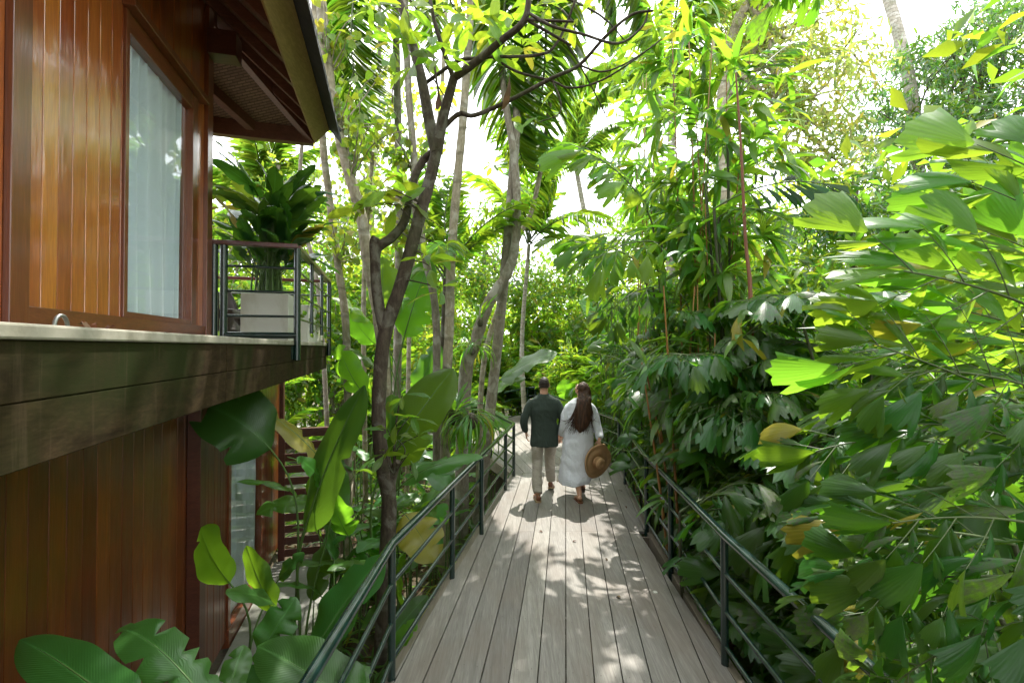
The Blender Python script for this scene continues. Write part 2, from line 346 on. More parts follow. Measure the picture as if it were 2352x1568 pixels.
t = NT('woven_straw'); w = t.n('ShaderNodeTexWave', wave_type='RINGS', ins={'Vector': t.coord('Object'), 'Scale': 26, 'Distortion': .3, 'Detail': 1}); w.rings_direction = 'Z'
nz = t.noise(t.coord('Object'), 70, 3); c = t.mix(w.outputs[1], (.22, .115, .045), (.44, .27, .13)); c = t.mix(t.math('MULTIPLY', nz, .4), c, (.42, .26, .12)); M['straw'] = t.done(t.pbr(c, .75, t.bump(w.outputs[1], .5, .006)))
t = NT('wicker'); w = t.n('ShaderNodeTexWave', ins={'Vector': t.coord('Object'), 'Scale': 22, 'Distortion': 1.5}); w.bands_direction = 'Z'
c = t.mix(w.outputs[1], (.035, .028, .022), (.13, .105, .085)); M['wicker'] = t.done(t.pbr(c, .6, t.bump(w.outputs[1], .8, .01)))
# ---------------------------------------------------------------- leaf shapes: (verts, quads, uv), base at origin, along +Y, face up +Z
def grid(nr, nc, fn):
    V = []; U = []
    for i in range(nr + 1):
        for j in range(nc + 1):
            t = i / nr; c = j / nc * 2 - 1
            V.append(fn(t, c, i, j)); U.append((j / nc, t))
    q = [(i * (nc + 1) + j, i * (nc + 1) + j + 1, (i + 1) * (nc + 1) + j + 1, (i + 1) * (nc + 1) + j) for i in range(nr) for j in range(nc)]
    return np.array(V, float), np.array(q), np.array(U, float)
def blade(w=.3, nr=6, peak=.5, fold=.25, droop=.3, tip=.02, wave=0, nc=2, twist=0):
    pw = math.log(.5) / math.log(peak)
    def fn(t, c, i, j):
        h = w * .5 * max(tip if t > .5 else .06, math.sin(math.pi * min(1, max(0, t)) ** pw) ** .8)
        a = droop * t; y = math.sin(a) / droop if droop else t; z = (math.cos(a) - 1) / droop if droop else 0
        tw = twist * t; x = c * h
        return (x * math.cos(tw), y, z + abs(c) * h * fold + x * math.sin(tw) + wave * math.sin(i * 1.9 + c * 2) * abs(c) * h)
    return grid(nr, nc, fn)
def fishtail(seed, span=24, asym=.35, nr=4, nc=8, droop=.35):
    r = np.random.RandomState(seed); jag = r.uniform(-.13, .06, nc + 1); sp = R(span); bend = r.uniform(-.25, .25)
    jag[1::2] -= .08; jag[r.randint(1, nc)] -= .2
    def fn(t, c, i, j):
        a = c * sp; Rr = (1 - asym * (c * .5 + .5)) + (jag[j] if t > .6 else 0) * t
        rr = .03 + t * Rr; x = rr * math.sin(a) * (1.35 - .35 * t) + bend * rr * rr * .4; y = rr * math.cos(a)
        z = -droop * .5 * rr * rr + (.02 if j % 2 else -.02) * t * 1.1 - .12 * (c * c) * t
        return (x, y, z)
    return grid(nr, nc, fn)
def big_blade(seed, wid=.3, droop=.6, fold=.28, tears=4, nr=22, nc=6, tipfat=.55, wave=.12):
    r = np.random.RandomState(seed); tear = {}
    for _ in range(tears): tear[(r.randint(5, nr - 1), r.choice([-1, 1]))] = r.uniform(.25, .7)
    ph = r.uniform(0, 6)
    def fn(t, c, i, j):
        w = wid * .5 * (min(1, (t / .22)) ** .6) * (1 - max(0, (t - tipfat) / (1 - tipfat)) ** 2.3) ** .75 if t < 1 else .004
        s = 1 if c > 0 else -1; k = 1.0
        if (i, s) in tear and abs(c) > .3: k = tear[(i, s)]
        x = c * w * k; a = droop * t ** 1.15; y = math.sin(a) / droop; z = (math.cos(a) - 1) / droop
        sag = -.35 * (abs(c) ** 2) * w * (1.0 + .5 * math.sin(ph + t * 5)) + fold * abs(c) * w
        return (x, y + .10 * abs(c) * w, z + sag + wave * w * abs(c) * math.sin(t * 17 + ph + s * 1.3))
    return grid(nr, nc, fn)
def rot_mats(d, up, roll):
    """frames for arrays of directions"""
    d = d / np.linalg.norm(d, axis=1)[:, None]; x = np.cross(d, up); n = np.linalg.norm(x, axis=1); bad = n < 1e-3
    x[bad] = (1, 0, 0); x /= np.linalg.norm(x, axis=1)[:, None]; z = np.cross(x, d)
    c = np.cos(roll)[:, None]; s = np.sin(roll)[:, None]; x2 = x * c + z * s; z2 = z * c - x * s
    return np.stack((x2, d, z2), axis=2)
FISH = [fishtail(1, 16, .40, droop=.5), fishtail(2, 13, .5, droop=.7), fishtail(3, 19, .35, droop=1.0), fishtail(4, 10, .55, droop=.4), fishtail(5, 25, .1, nc=10, droop=.6), fishtail(6, 16, .5, droop=1.4), fishtail(7, 13, .3, droop=.8)]
def flip(T): V = T[0].copy(); V[:, 0] *= -1; return V, T[1][:, ::-1], T[2]
FISHL = [flip(q) for q in FISH]
def arch(L, e0, e1, n=14, bend=0):
    """curve in the YZ plane that starts at elevation e0 and ends at e1"""
    p = [np.zeros(3)]
    for i in range(n):
        t = (i + .5) / n; e = e0 + (e1 - e0) * t; b = bend * t
        p.append(p[-1] + L / n * np.array((math.sin(b) * math.cos(e), math.cos(b) * math.cos(e), math.sin(e))))
    return np.array(p)
def along(P, t):
    x = t * (len(P) - 1); i = min(int(x), len(P) - 2); f = x - i
    return P[i] * (1 - f) + P[i + 1] * f, nrm(P[i + 1] - P[i])
def fishtail_frond(seed, L=1.2, e0=.35, e1=-.45, nsec=6, size=.22, mats=('fish', 'rachis'), gap=.30):
    r = np.random.RandomState(seed); g = Geo(); P = arch(L, e0, e1, 12, r.uniform(-.2, .2))
    g.tube(P, np.linspace(.011, .004, len(P)), 6, 1)
    up = np.array((0, 0, 1.0))
    def leaflets(Q, n, sz, nz):
        for k in range(n):
            t = .22 + .78 * k / max(1, n - 1); p, d = along(Q, t); side = 1 if k % 2 else -1
            x = nrm(np.cross(d, nz)); term = k == n - 1
            ang = R(r.uniform(35, 58)) * (0 if term else 1)
            dd = nrm(d * math.cos(ang) + x * side * math.sin(ang) + nz * r.uniform(-.35, .12) - up * r.uniform(0, .5))
            T = FISH[4] if term else (FISH if side > 0 else FISHL)[(0, 1, 2, 3, 5, 6)[r.randint(6)]]
            m = frame(dd, nrm(nz + r.normal(0, .42, 3))) * (sz * r.uniform(.65, 1.4) * (1.15 if term else 1))
            g.inst(T, m, p, r.rand(), 0)
    for k in range(nsec * 2):
        t = .16 + .8 * k / (nsec * 2 - 1); p, d = along(P, t); side = 1 if k % 2 else -1
        nz = nrm(np.cross(np.cross(d, up), d)); x = nrm(np.cross(d, nz)); a = R(58 - 22 * t)
        sl = L * (.50 * (1 - .55 * t) * r.uniform(.85, 1.15))
        sd = nrm(d * math.cos(a) + x * side * math.sin(a) + up * .12)
        Q = np.array([p + sd * sl * q - up * .16 * sl * q * q for q in np.linspace(0, 1, 6)])
        g.tube(Q, np.linspace(.0045, .002, 6), 4, 1, caps=False)
        leaflets(Q, max(4, int(sl / (size * gap))), size, nrm(nz + x * side * .15))
    Q = P[-5:]; leaflets(Q, 5, size * 1.05, up)
    return g.mesh('fishtail_frond', [M[mats[0]], M[mats[1]]])
def pinnate_frond(seed, L=2.5, e0=.8, e1=-.5, n=45, ll=.5, lw=.03, mat='palm', hang=.35, v=.35, ang=(65, 30), prof=lambda t: math.sin(math.pi * (t * .86 + .10)) ** .7, start=.14, rad=.018, bl=None, jit=.06):
    r = np.random.RandomState(seed); g = Geo(); P = arch(L, e0, e1, 18, r.uniform(-.25, .25)); up = np.array((0, 0, 1.0))
    g.tube(P, np.linspace(rad, rad * .25, len(P)), 6, 1)
    T = bl or blade(1.0, 5, .4, .3, .5, .03)
    m3 = []; of = []; rr = []
    for k in range(n):
        t = start + (1 - start) * (k + .5) / n; p, d = along(P, t); nz = nrm(np.cross(np.cross(d, up), d)); x = nrm(np.cross(d, nz))
        for side in (-1, 1):
            a = R(ang[0] + (ang[1] - ang[0]) * t + r.normal(0, 4)); l = ll * prof(t) * r.uniform(.9, 1.08)
            dd = nrm(d * math.cos(a) + x * side * math.sin(a) + nz * (v + r.normal(0, jit)) - up * hang)
            m = frame(dd, nrm(nz + x * side * -.25 + r.normal(0, jit * 1.5, 3))); m = m * np.array((lw, l, l))
            m3.append(m); of.append(p); rr.append(r.rand())
    g.many(T, np.array(m3), np.array(of), np.array(rr), 0)
    return g.mesh('palm_frond', [M[mat], M['rachis']])
def cloud_leaves(g, T, P, D, size, r, up=(0, 0, 1), rollj=.8, upj=.5, mi=0, asp=1.0):
    """one leaf of shape T at every point P pointing along D"""
    N = len(P); u = np.array(up)[None] + r.normal(0, upj, (N, 3)); m = rot_mats(D, u, r.normal(0, rollj, N)) * (size * r.uniform(.65, 1.25, N))[:, None, None]
    g.many(T, m, P, r.rand(N), mi)
SMALL = blade(.42, 2, .5, .3, .5, .05)
LONG = blade(.26, 3, .5, .25, .6, .04)
HEART = blade(.85, 4, .32, .18, .5, .04)
OBLONG = blade(.32, 7, .6, .22, .55, .05, .12)
def crown(r, blobs, n, size, T=SMALL, clump=14, spread=.35, droopy=.5, g=None):
    """clumps of leaves on twigs through ellipsoidal blobs: (centre, radii)"""
    g = g or Geo(); vol = np.array([np.prod(b[1]) ** .7 for b in blobs]); vol /= vol.sum(); nc = n // clump
    Ps = []; Ds = []
    for b, k in zip(blobs, np.maximum(1, (vol * nc).astype(int))):
        d = r.normal(0, 1, (k, 3)); d /= np.linalg.norm(d, axis=1)[:, None]; rad = r.uniform(.25, 1, k) ** .45
        c = np.array(b[0]) + d * rad[:, None] * np.array(b[1]); out = d * np.array((1, 1, .7)) + r.normal(0, .35, (k, 3))
        for ci, oi in zip(c, out):
            oi = nrm(oi); tw = ci + oi[None] * (r.uniform(-.5, .5, clump) * spread)[:, None]; dd = oi[None] * .55 + r.normal(0, .75, (clump, 3)); dd[:, 2] -= droopy * r.uniform(0, 1, clump)
            Ps.append(tw + r.normal(0, spread * .22, (clump, 3))); Ds.append(dd)
    cloud_leaves(g, T, np.concatenate(Ps), np.concatenate(Ds), size, r)
    return g
def limb_to(g, r, a, b, r0, r1, mi=0, wig=.06, sides=7, n=7):
    a = np.asarray(a, float); b = np.asarray(b, float); L = np.linalg.norm(b - a)
    mid = (a + b) / 2 + r.normal(0, wig * L, 3) + np.array((0, 0, .06 * L))
    P = spline([a, mid, b], n); g.tube(P, np.linspace(r0, r1, len(P)), sides, mi); return P
def tree(name, label, cat, base, trunk, blobs, nleaf, lsize, lmat, bmat, seed, rad=.15, T=SMALL, group=None, limbs=None, clump=14, spread=.4, droopy=.5, topr=.05):
    """trunk: polyline from the base; limbs reach into every blob"""
    r = np.random.RandomState(seed); t = thing(name, label, cat, base, 0, group)
    g = Geo(); P = spline(trunk, 6); n = len(P); g.tube(P, np.linspace(rad, topr, n) * (1 + .35 * np.exp(-np.arange(n) * .9)), 10)
    for b in blobs:
        k = r.randint(n // 2, n); Q = limb_to(g, r, P[k], np.array(b[0]) + r.normal(0, .2, 3) * np.array(b[1]), topr * .9, topr * .3)
        for _ in range(5):
            i = r.randint(len(Q) // 2, len(Q)); e = np.array(b[0]) + nrm(r.normal(0, 1, 3)) * np.array(b[1]) * .8
            limb_to(g, r, Q[i], e, topr * .35, topr * .1, sides=5, n=4)
    g.obj('trunk', M[bmat], t)
    crown(r, blobs, nleaf, lsize, T, clump, spread, droopy).obj('crown', M[lmat], t)
    return t
# shared meshes
FF = [fishtail_frond(10 + i, L, e0, e1, ns, sz) for i, (L, e0, e1, ns, sz) in enumerate([(1.15, .55, -.5, 6, .235), (1.0, .35, -.7, 5, .25), (1.3, .6, -.25, 6, .22), (.9, .2, -.5, 5, .24)])]
FY = [fishtail_frond(30 + i, L, e0, e1, ns, sz, ('fish_young', 'rachis'), .46) for i, (L, e0, e1, ns, sz) in enumerate([(1.2, .6, -.2, 5, .27), (1.0, .45, -.4, 4, .28)])]
ARECA = [pinnate_frond(50 + i, 2.0, e0, e1, 42, .50, .030, 'palm', .22, .45) for i, (e0, e1) in enumerate([(1.2, -.2), (1.0, -.6), (1.35, .2)])]
COCO = [pinnate_frond(60 + i, 4.2, e0, e1, 60, 1.2, .046, 'palm', .18, .1, (72, 38), rad=.04) for i, (e0, e1) in enumerate([(.5, -1.0), (.25, -1.25), (.75, -.6)])]
COCOL = [pinnate_frond(70 + i, 3.6, e0, e1, 75, .8, .045, 'palm_light', .55, .15, (70, 25), rad=.035) for i, (e0, e1) in enumerate([(.7, -.7), (.35, -1.0), (1.0, -.2)])]
WALL = [pinnate_frond(80 + i, 2.1, e0, e1, 24, .52, .062, 'palm', .30, .15, (70, 35), jit=.12) for i, (e0, e1) in enumerate([(.9, -.3), (.6, -.7), (1.2, .1)])]
HB = [big_blade(100 + i, wd, dr, .25, te) for i, (wd, dr, te) in enumerate([(.34, .7, 2), (.30, 1.1, 4), (.38, .5, 3), (.28, .9, 6)])]
def blade_mesh(T, mat): g = Geo(); g.add(*T, .5, 0); return g.mesh('heliconia_leaf', M[mat])
HLEAF = {m: [blade_mesh(T, m) for T in HB] for m in ('banana', 'banana_dark', 'helyel', 'pot')}
def fish_clump(label, base, nst, hts, nfr, seed, group='fishtail palms beside the boardwalk', ok=None, fr=None, scale=1.0, spread=.35, lean=(0, 0)):
    r = np.random.RandomState(seed); base = np.array(base, float); t = thing('fishtail_palm', label, 'palm', base, 0, group); g = Geo(); tops = []
    for k in range(nst):
        a = r.uniform(0, 6.28); b = base + np.array((math.cos(a), math.sin(a), 0)) * spread * r.uniform(.2, 1); h = r.uniform(*hts)
        top = b + np.array((r.normal(lean[0], .25), r.normal(lean[1], .25), h)); P = spline([b, (b + top) / 2 + r.normal(0, .05, 3), top], 5)
        tops.append(P)
    n = 0; tries = 0; mx = [.3] * nst
    while n < nfr and tries < nfr * 12:
        tries += 1; q = r.randint(nst); P = tops[q]; f = r.uniform(.42, 1); p, _ = along(P, f); a = r.uniform(0, 6.28); m = (fr or FF)[r.randint(len(fr or FF))]
        m3 = frame((math.cos(a), math.sin(a), r.uniform(-.1, .5))); s = scale * r.uniform(.8, 1.15); tip = p + m3 @ np.array((0, .95 * s, .05)); mid = p + m3 @ np.array((0, .5 * s, .12))
        if ok and not (ok(tip) and ok(mid)): continue
        put(m, 'frond', t, M4(m3, p, s)); n += 1; mx[q] = max(mx[q], f)
    for P, f in zip(tops, mx): Q = np.array([along(P, x)[0] for x in np.linspace(0, f, 9)]); g.tube(Q, np.linspace(.026, .012, 9), 7)
    g.obj('stem', M['stem_dark'], t)
    return t
def frond_palm(name, label, base, top, frs, n, seed, bmat='bark_ring', rad=.10, scale=1.0, el=(-.2, .9), group=None, az=None, stem=True):
    r = np.random.RandomState(seed); base = np.array(base, float); top = np.array(top, float); t = thing(name, label, 'palm', base, 0, group)
    if stem:
        g = Geo(); P = spline([base, base * .5 + top * .5 + r.normal(0, .03, 3) * np.linalg.norm(top - base), top], 8); g.tube(P, np.linspace(rad * 1.2, rad * .8, len(P)), 10); g.obj('trunk', M[bmat], t)
    for k in range(n):
        a = (6.283 * k / n + r.uniform(-.25, .25)) if az is None else r.uniform(*az); e = r.uniform(*el)
        m3 = frame((math.cos(a) * math.cos(e), math.sin(a) * math.cos(e), math.sin(e))); put(frs[r.randint(len(frs))], 'frond', t, M4(m3, top + m3[:, 1] * .05, scale * r.uniform(.8, 1.1)))
    return t
def areca(label, base, n, seed, scale=1.0, frs=None, nst=6, h=(.6, 1.8), group=None, name='areca_palm', az=None):
    r = np.random.RandomState(seed); base = np.array(base, float); t = thing(name, label, 'palm', base, 0, group); g = Geo(); tp = []
    for k in range(nst):
        b = base + np.array((*r.normal(0, .18, 2), 0)); top = b + np.array((*r.normal(0, .15, 2), r.uniform(*h))); g.tube(spline([b, (b + top) / 2 + r.normal(0, .03, 3), top], 5), .025, 7); tp.append(top)
    g.obj('stem', M['cane_g'], t)
    for k in range(n):
        a = (6.283 * k / n + r.uniform(-.3, .3)) if az is None else r.uniform(*az); e = r.uniform(-.25, .25); m3 = frame((math.cos(a) * math.cos(e), math.sin(a) * math.cos(e), math.sin(e)))
        fr = frs or ARECA; put(fr[r.randint(len(fr))], 'frond', t, M4(m3, tp[k % nst], scale * r.uniform(.8, 1.1)))
    return t
def petiole(g, base, p, d, r0=.014, r1=.007, mi=0):
    base = np.array(base, float); p = np.array(p, float); L = np.linalg.norm(p - base)
    c1 = base + np.array((0, 0, .55 * L)); c2 = p - nrm(d) * .3 * L
    ts = np.linspace(0, 1, 12)[:, None]; P = (1 - ts) ** 3 * base + 3 * (1 - ts) ** 2 * ts * c1 + 3 * (1 - ts) * ts ** 2 * c2 + ts ** 3 * p
    g.tube(P, np.linspace(r0, r1, 12), 7, mi)
def heliconia(label, base, n, seed, h=(.6, 1.4), L=(.5, .9), mats=('banana', 'banana_dark'), group=None, ok=None, name='heliconia', cat='plant', wsc=1.0):
    r = np.random.RandomState(seed); base = np.array(base, float); t = thing(name, label, cat, base, 0, group); g = Geo(); k = 0; tries = 0
    while k < n and tries < n * 10:
        tries += 1; a = r.uniform(0, 6.28); b = base + np.array((*r.normal(0, .14, 2), 0)); hh = r.uniform(*h); o = np.array((math.cos(a), math.sin(a), 0))
        p = b + o * r.uniform(.08, .35) * hh + np.array((0, 0, hh)); d = nrm(o * r.uniform(.45, 1.3) + np.array((0, 0, r.uniform(.3, 1.1)))); l = r.uniform(*L)
        if ok and not (ok(p) and ok(p + d * l * .9)): continue
        petiole(g, b, p, d, .012, .006); m3 = frame(d, nrm(np.array((0, 0, 1.0)) + r.normal(0, .3, 3))) * np.array((wsc, 1, 1)); mm = mats[r.randint(len(mats))]
        put(HLEAF[mm][r.randint(4)], 'leaf', t, M4(m3, p, l)); k += 1
    g.obj('stem', M['stem'], t); return t
def hero_leaf(g_st, t, base_p, tip_p, wid, up, plantbase, mat='banana', seed=0, droop=.5, tears=3, fold=.25, tipfat=.55, r=.5, wave=.12):
    """one big blade that runs from base_p to tip_p on a stalk from the ground"""
    b = np.array(base_p); e = np.array(tip_p); L = np.linalg.norm(e - b); up = nrm(up)
    T = big_blade(seed, wid / L, droop, fold, tears, tipfat=tipfat, wave=wave); V = T[0]; tip = V[-4 - 0] if False else np.array((0, V[-1][1], V[-1][2]))
    k = 1 / np.linalg.norm(tip); a = math.atan2(tip[2], tip[1]); ca, sa = math.cos(-a), math.sin(-a)
    V2 = V.copy(); V2[:, 1] = (V[:, 1] * ca - V[:, 2] * sa) * k; V2[:, 2] = (V[:, 1] * sa + V[:, 2] * ca) * k
    m3 = frame(e - b, up); g = Geo(); g.add(V2 @ (m3 * L).T + b, T[1], T[2], r, 0)
    rib = np.array([V2[i * 7 + 3] for i in range(23)]) @ (m3 * L).T + b; nz = m3[:, 2]
    g.tube(rib - nz * .002, np.linspace(.010, .002, 23) * max(.5, L), 5, 1, caps=False)
    g.obj('leaf', [M[mat], M['stem']], t)
    if plantbase is not None: petiole(g_st, plantbase, b, rib[2] - rib[0], .014, .010 * max(.6, L))
# ================================================================= SETTING
g = Geo(); n = 60; xs = np.concatenate((-np.geomspace(120, 6, 14), np.linspace(-5, 6, 30), np.geomspace(7, 120, 14))); ys = np.concatenate((-np.geomspace(60, 3, 8), np.linspace(-2, 16, 40), np.geomspace(17, 160, 14)))
V = []; U = []
for y in ys:
    for x in xs:
        hgt = .09 * mnoise.noise(Vector((x * .8, y * .8, 0))) + .04 * mnoise.noise(Vector((x * 3, y * 3, 4)))
        V.append((x, y, GZ - .05 + hgt * (1 if abs(x) < 30 else 0))); U.append((x, y))
nx = len(xs); q = [(j * nx + i, j * nx + i + 1, (j + 1) * nx + i + 1, (j + 1) * nx + i) for j in range(len(ys) - 1) for i in range(nx - 1)]
g.add(V, q, U); tag(g.obj('ground', M['ground']), 'dark leaf littered forest floor below the boardwalk', None, None, 'structure')
# ----- boardwalk
def clip(poly, line_p, line_n):
    out = []; P = [np.array(p, float) for p in poly]
    for i in range(len(P)):
        a, b = P[i], P[(i + 1) % len(P)]; da = np.dot(a - line_p, line_n); db = np.dot(b - line_p, line_n)
        if da >= 0: out.append(a)
        if (da >= 0) != (db >= 0): out.append(a + (b - a) * da / (da - db))
    return out
def boards(g, poly, ang, pitch, gap, seed, joints=True):
    r = np.random.RandomState(seed); d = np.array((math.sin(ang), math.cos(ang))); n = np.array((d[1], -d[0])); pl = [np.array(p, float) for p in poly]
    a0 = min(np.dot(p, n) for p in pl); a1 = max(np.dot(p, n) for p in pl); k = math.floor(a0 / pitch); c = np.mean(pl, axis=0)
    while k * pitch < a1:
        lo = min(np.dot(p, d) for p in pl) - .1; hi = max(np.dot(p, d) for p in pl) + .1; cuts = [lo]
        if joints:
            x = lo + r.uniform(1, 4)
            while x < hi: cuts.append(x); x += 3.6
        cuts.append(hi)
        for b0, b1 in zip(cuts[:-1], cuts[1:]):
            A0 = k * pitch + gap / 2; A1 = (k + 1) * pitch - gap / 2
            q = [n * A0 + d * (b0 + .002), n * A1 + d * (b0 + .002), n * A1 + d * (b1 - .002), n * A0 + d * (b1 - .002)]
            for i in range(len(pl)):
                e = pl[(i + 1) % len(pl)] - pl[i]; nn = np.array((-e[1], e[0]))
                if np.dot(c - pl[i], nn) < 0: nn = -nn
                q = clip(q, pl[i], nn)
                if len(q) < 3: break
            if len(q) < 3: continue
            dz = r.uniform(-.0015, .0015); rr = r.rand()
            m = np.mean(q, axis=0)
            if np.cross(q[1] - q[0], q[2] - q[0]) < 0: q = q[::-1]
            g.prism(q, -.032, dz, 0, rr)
        y = lo
        while y < hi:
            for off in (.25, .75):
                p = n * ((k + off) * pitch) + d * (y + r.uniform(-.012, .012)); ok = True
                for i in range(len(pl)):
                    e = pl[(i + 1) % len(pl)] - pl[i]; nn = np.array((-e[1], e[0])); nn = nn if np.dot(c - pl[i], nn) > 0 else -nn
                    if np.dot(p - pl[i], nn) / np.linalg.norm(nn) < .02: ok = False
                if ok and -1 < p[1] < 9:
                    s = .0045; g.add([(p[0] - s, p[1] - s * .4, .003), (p[0], p[1] - s, .003), (p[0] + s, p[1], .003), (p[0], p[1] + s, .003)], [(0, 1, 2, 3)], None, 0, 1)
            y += .58
        k += 1
LE = [(-.80, -2.5), (-.80, 3.05), (-.566, 4.35), (-.35, 5.37), (.015, 7.77)]        # posts stand on these deck edges
RE = [(1.40, -2.5), (1.48, 3.19), (1.56, 4.48), (1.61, 5.47), (1.82, 7.35), (1.90, 8.2)]
g = Geo()
mit_l, mit_r = (.048, 7.95), (1.95, 8.25)
for i in range(len(LE) - 1):                   # near part: a fan of convex pieces between the two edges, all boards running one way
    pass
poly1 = [(-.80, -2.5), (-.80, 3.05), (.015, 7.77), mit_l, mit_r, (1.61, 5.47), (1.40, -2.5)]
# the near deck outline is slightly concave on the right, so it is laid as two convex halves
boards(g, [(-.80, -2.5), (-.80, 3.05), (-.381, 5.47), (1.61, 5.47), (1.48, 3.19), (1.40, -2.5)][:], R(6.7), .187, .0085, 3, False)
boards(g, [(-.381, 5.471), (.015, 7.77), mit_l, mit_r, (1.61, 5.471)], R(6.7), .187, .0085, 3, False)
boards(g, [(mit_l[0], mit_l[1] + .005), (mit_r[0], mit_r[1] + .005), (1.3, 11.3), (.75, 14.6), (-1.55, 14.6), (-1.0, 10.7)], R(-12), .187, .0085, 9)
bw = g.obj('boardwalk', [M['deck'], M['screw']], None, False)
tag(bw, 'grey weathered timber boardwalk with long boards between green railings', None, None, 'structure')
g = Geo()
def edge_beam(g, pts, off, w=.055, h=.2, z1=-.004):
    for a, b in zip(pts[:-1], pts[1:]):
        a = np.array(a); b = np.array(b); d = nrm(b - a); n = np.array((d[1], -d[0])) * off
        q = [a + n, b + n, b + n * (1 + w / abs(off)), a + n * (1 + w / abs(off))]
        if np.cross(q[1] - q[0], q[2] - q[0]) < 0: q = q[::-1]
        g.prism(q, z1 - h, z1, 0, rs.rand())
L2 = [LE[-1], (mit_l[0], mit_l[1]), (-1.0, 10.7), (-1.55, 14.6)]; R2 = [RE[-1], mit_r, (1.3, 11.3), (.75, 14.6)]
edge_beam(g, [LE[0], LE[1], LE[4]] + L2[1:], -.003); edge_beam(g, [(1.40, -2.5), (1.48, 3.19), (1.61, 5.47), mit_r] + R2[2:], .003)
g.obj('edge_board', M['rim'], bw, False)
g = Geo()
for y in np.arange(-1, 14, 1.6):
    for x in (-.35 if y < 8 else -.2, 1.15): g.box((x - .06 + .03 * y, y, GZ - .1), (x + .06 + .03 * y, y + .12, -.04))
    g.box((-.6 + .05 * y, y - .03, -.16), (1.5 + .03 * y if y < 9 else 1.0, y, -.034))
g.obj('support_post', M['rim'], bw, False)
# ----- railings of the boardwalk
def railing(name, label, pts, post_at, H=.92, group='green pipe railings of the boardwalk', z0=0):
    t = thing(name, label, 'railing', (*pts[0], z0), 0, group); P3 = [np.array((*p, 0.0)) for p in pts]
    def bent(z):
        out = [];
        for i, p in enumerate(P3):
            if 0 < i < len(P3) - 1:
                a = nrm(P3[i - 1] - p); b = nrm(P3[i + 1] - p); out += [p + a * .045, p + (a + b) * .008, p + b * .045]
            else: out.append(p)
        return np.array(out) + np.array((0, 0, z))
    g = Geo(); g.tube(bent(H - .03), .030, 14); g.obj('handrail', M['rail'], t)
    for z in (.13, .37, .63):
        g = Geo(); g.tube(bent(z), .0155, 10); g.obj('rail', M['rail'], t)
    for p in post_at:
        g = Geo(); q = np.array((*p, 0.0)); g.tube([q + (0, 0, -.15), q + (0, 0, H - .04)], .0265, 12); g.obj('post', M['rail'], t)
    return t
railing('boardwalk_railing', 'dark green pipe railing along the left edge of the boardwalk, bending at its nearest post', [(-.805, -1.5), (-.80, 3.05), (.03, 7.8), (-.37, 9.0), (-1.0, 10.7)], [(-.80, 1.2), (-.80, 3.05), (-.572, 4.37), (-.36, 5.39), (-.10, 7.05), (.03, 7.8), (-.42, 9.1), (-.95, 10.6)])
railing('boardwalk_railing', 'dark green pipe railing along the right edge of the boardwalk under the fishtail palm leaves', [(1.42, -1.5), (1.48, 3.19), (1.61, 5.47), (1.92, 8.2), (1.3, 11.3), (1.05, 12.5)], [(1.44, 1.3), (1.48, 3.19), (1.555, 4.48), (1.61, 5.47), (1.82, 7.35), (1.91, 8.15), (1.60, 9.8), (1.3, 11.3)])
railing('boardwalk_railing', 'green railing across the far end of the boardwalk behind the man', [(-.2, 13.2), (.52, 14.7), (1.45, 14.9), (2.6, 15.0)], [(.50, 14.68), (.75, 14.78), (1.45, 14.9), (2.4, 15)])
def far_fence(): 
    t = thing('garden_railing', 'small dark railing far off beside the sunny path', 'railing', (-1.9, 18.6, GZ)); g = Geo()
    for z in (.3, .6, .9): g.tube([(-1.9, 18.6, GZ + z), (0.9, 19.2, GZ + z)], .016, 6)
    g.obj('rail', M['rail'], t)
    for x in np.linspace(-1.9, .9, 5): g = Geo(); y = 18.6 + (x + 1.9) / 2.8 * .6; g.tube([(x, y, GZ), (x, y, GZ + .92)], .022, 8); g.obj('post', M['rail'], t)
far_fence()
for i, (vx, vy, lb) in enumerate([(1505, 1356, 'small round pale stud set in the boardwalk near the right railing'), (1250, 1084, 'small pale stud in the boardwalk near the left rail corner'), (1510, 1093, 'small pale stud in the boardwalk right of the woman with the hat')]):
    Y = 2.2 * 1045 / (vy - 797); p = W(vx, vy, Y); g = Geo(); g.tube([(p[0], p[1], -.002), (p[0], p[1], .006)], .02, 16)
    o = g.obj('deck_stud', M['stud'], None, False); tag(o, lb, 'stud', 'pale studs in the boardwalk'); base_origin(o, (p[0], p[1], 0))
# ----- paths
def slab(name, poly, z, m, label, th=.1):
    g = Geo(); g.prism([np.array(p) for p in poly], z - th, z, 0); o = g.obj(name, m, None, False); tag(o, label, None, None, 'structure'); return o
# ================================================================= HOUSE
HC = np.array((-2.97, 4.43)); HA = R(15.05); hn = np.array((math.cos(HA), math.sin(HA))); hh = np.array((-math.sin(HA), math.cos(HA)))
def HL(o, s, z): p = HC + hn * o + hh * s; return (p[0], p[1], z)
house = thing('wooden_house', 'two storey varnished wooden house with deep eaves and a balcony beside the boardwalk', 'house', HL(0, 0, GZ), HA)
Z1 = 2.2 + .065                                # upper floor level
def hpart(name, m, fill, bevel=.004, smooth=False, parent=None):
    g = Geo(); fill(g); o = g.obj(name, m, parent or house, smooth, bevel)
    return o
def planks(g, s0, s1, z0, z1, w, o0=0.0, seed=1, skip=None, th=.03):
    r = np.random.RandomState(seed); s = s0
    while s < s1 - .01:
        e = min(s + w * r.uniform(.97, 1.03), s1); gp = .004
        d = r.uniform(-.0015, .0015); rr = r.rand()
        if not (skip and skip[0] - .01 < (s + e) / 2 < skip[1] + .01): g.box((o0 - th + d, s + gp / 2, z0), (o0 + d, e - gp / 2, z1), HL, 0, rr)
        s = e
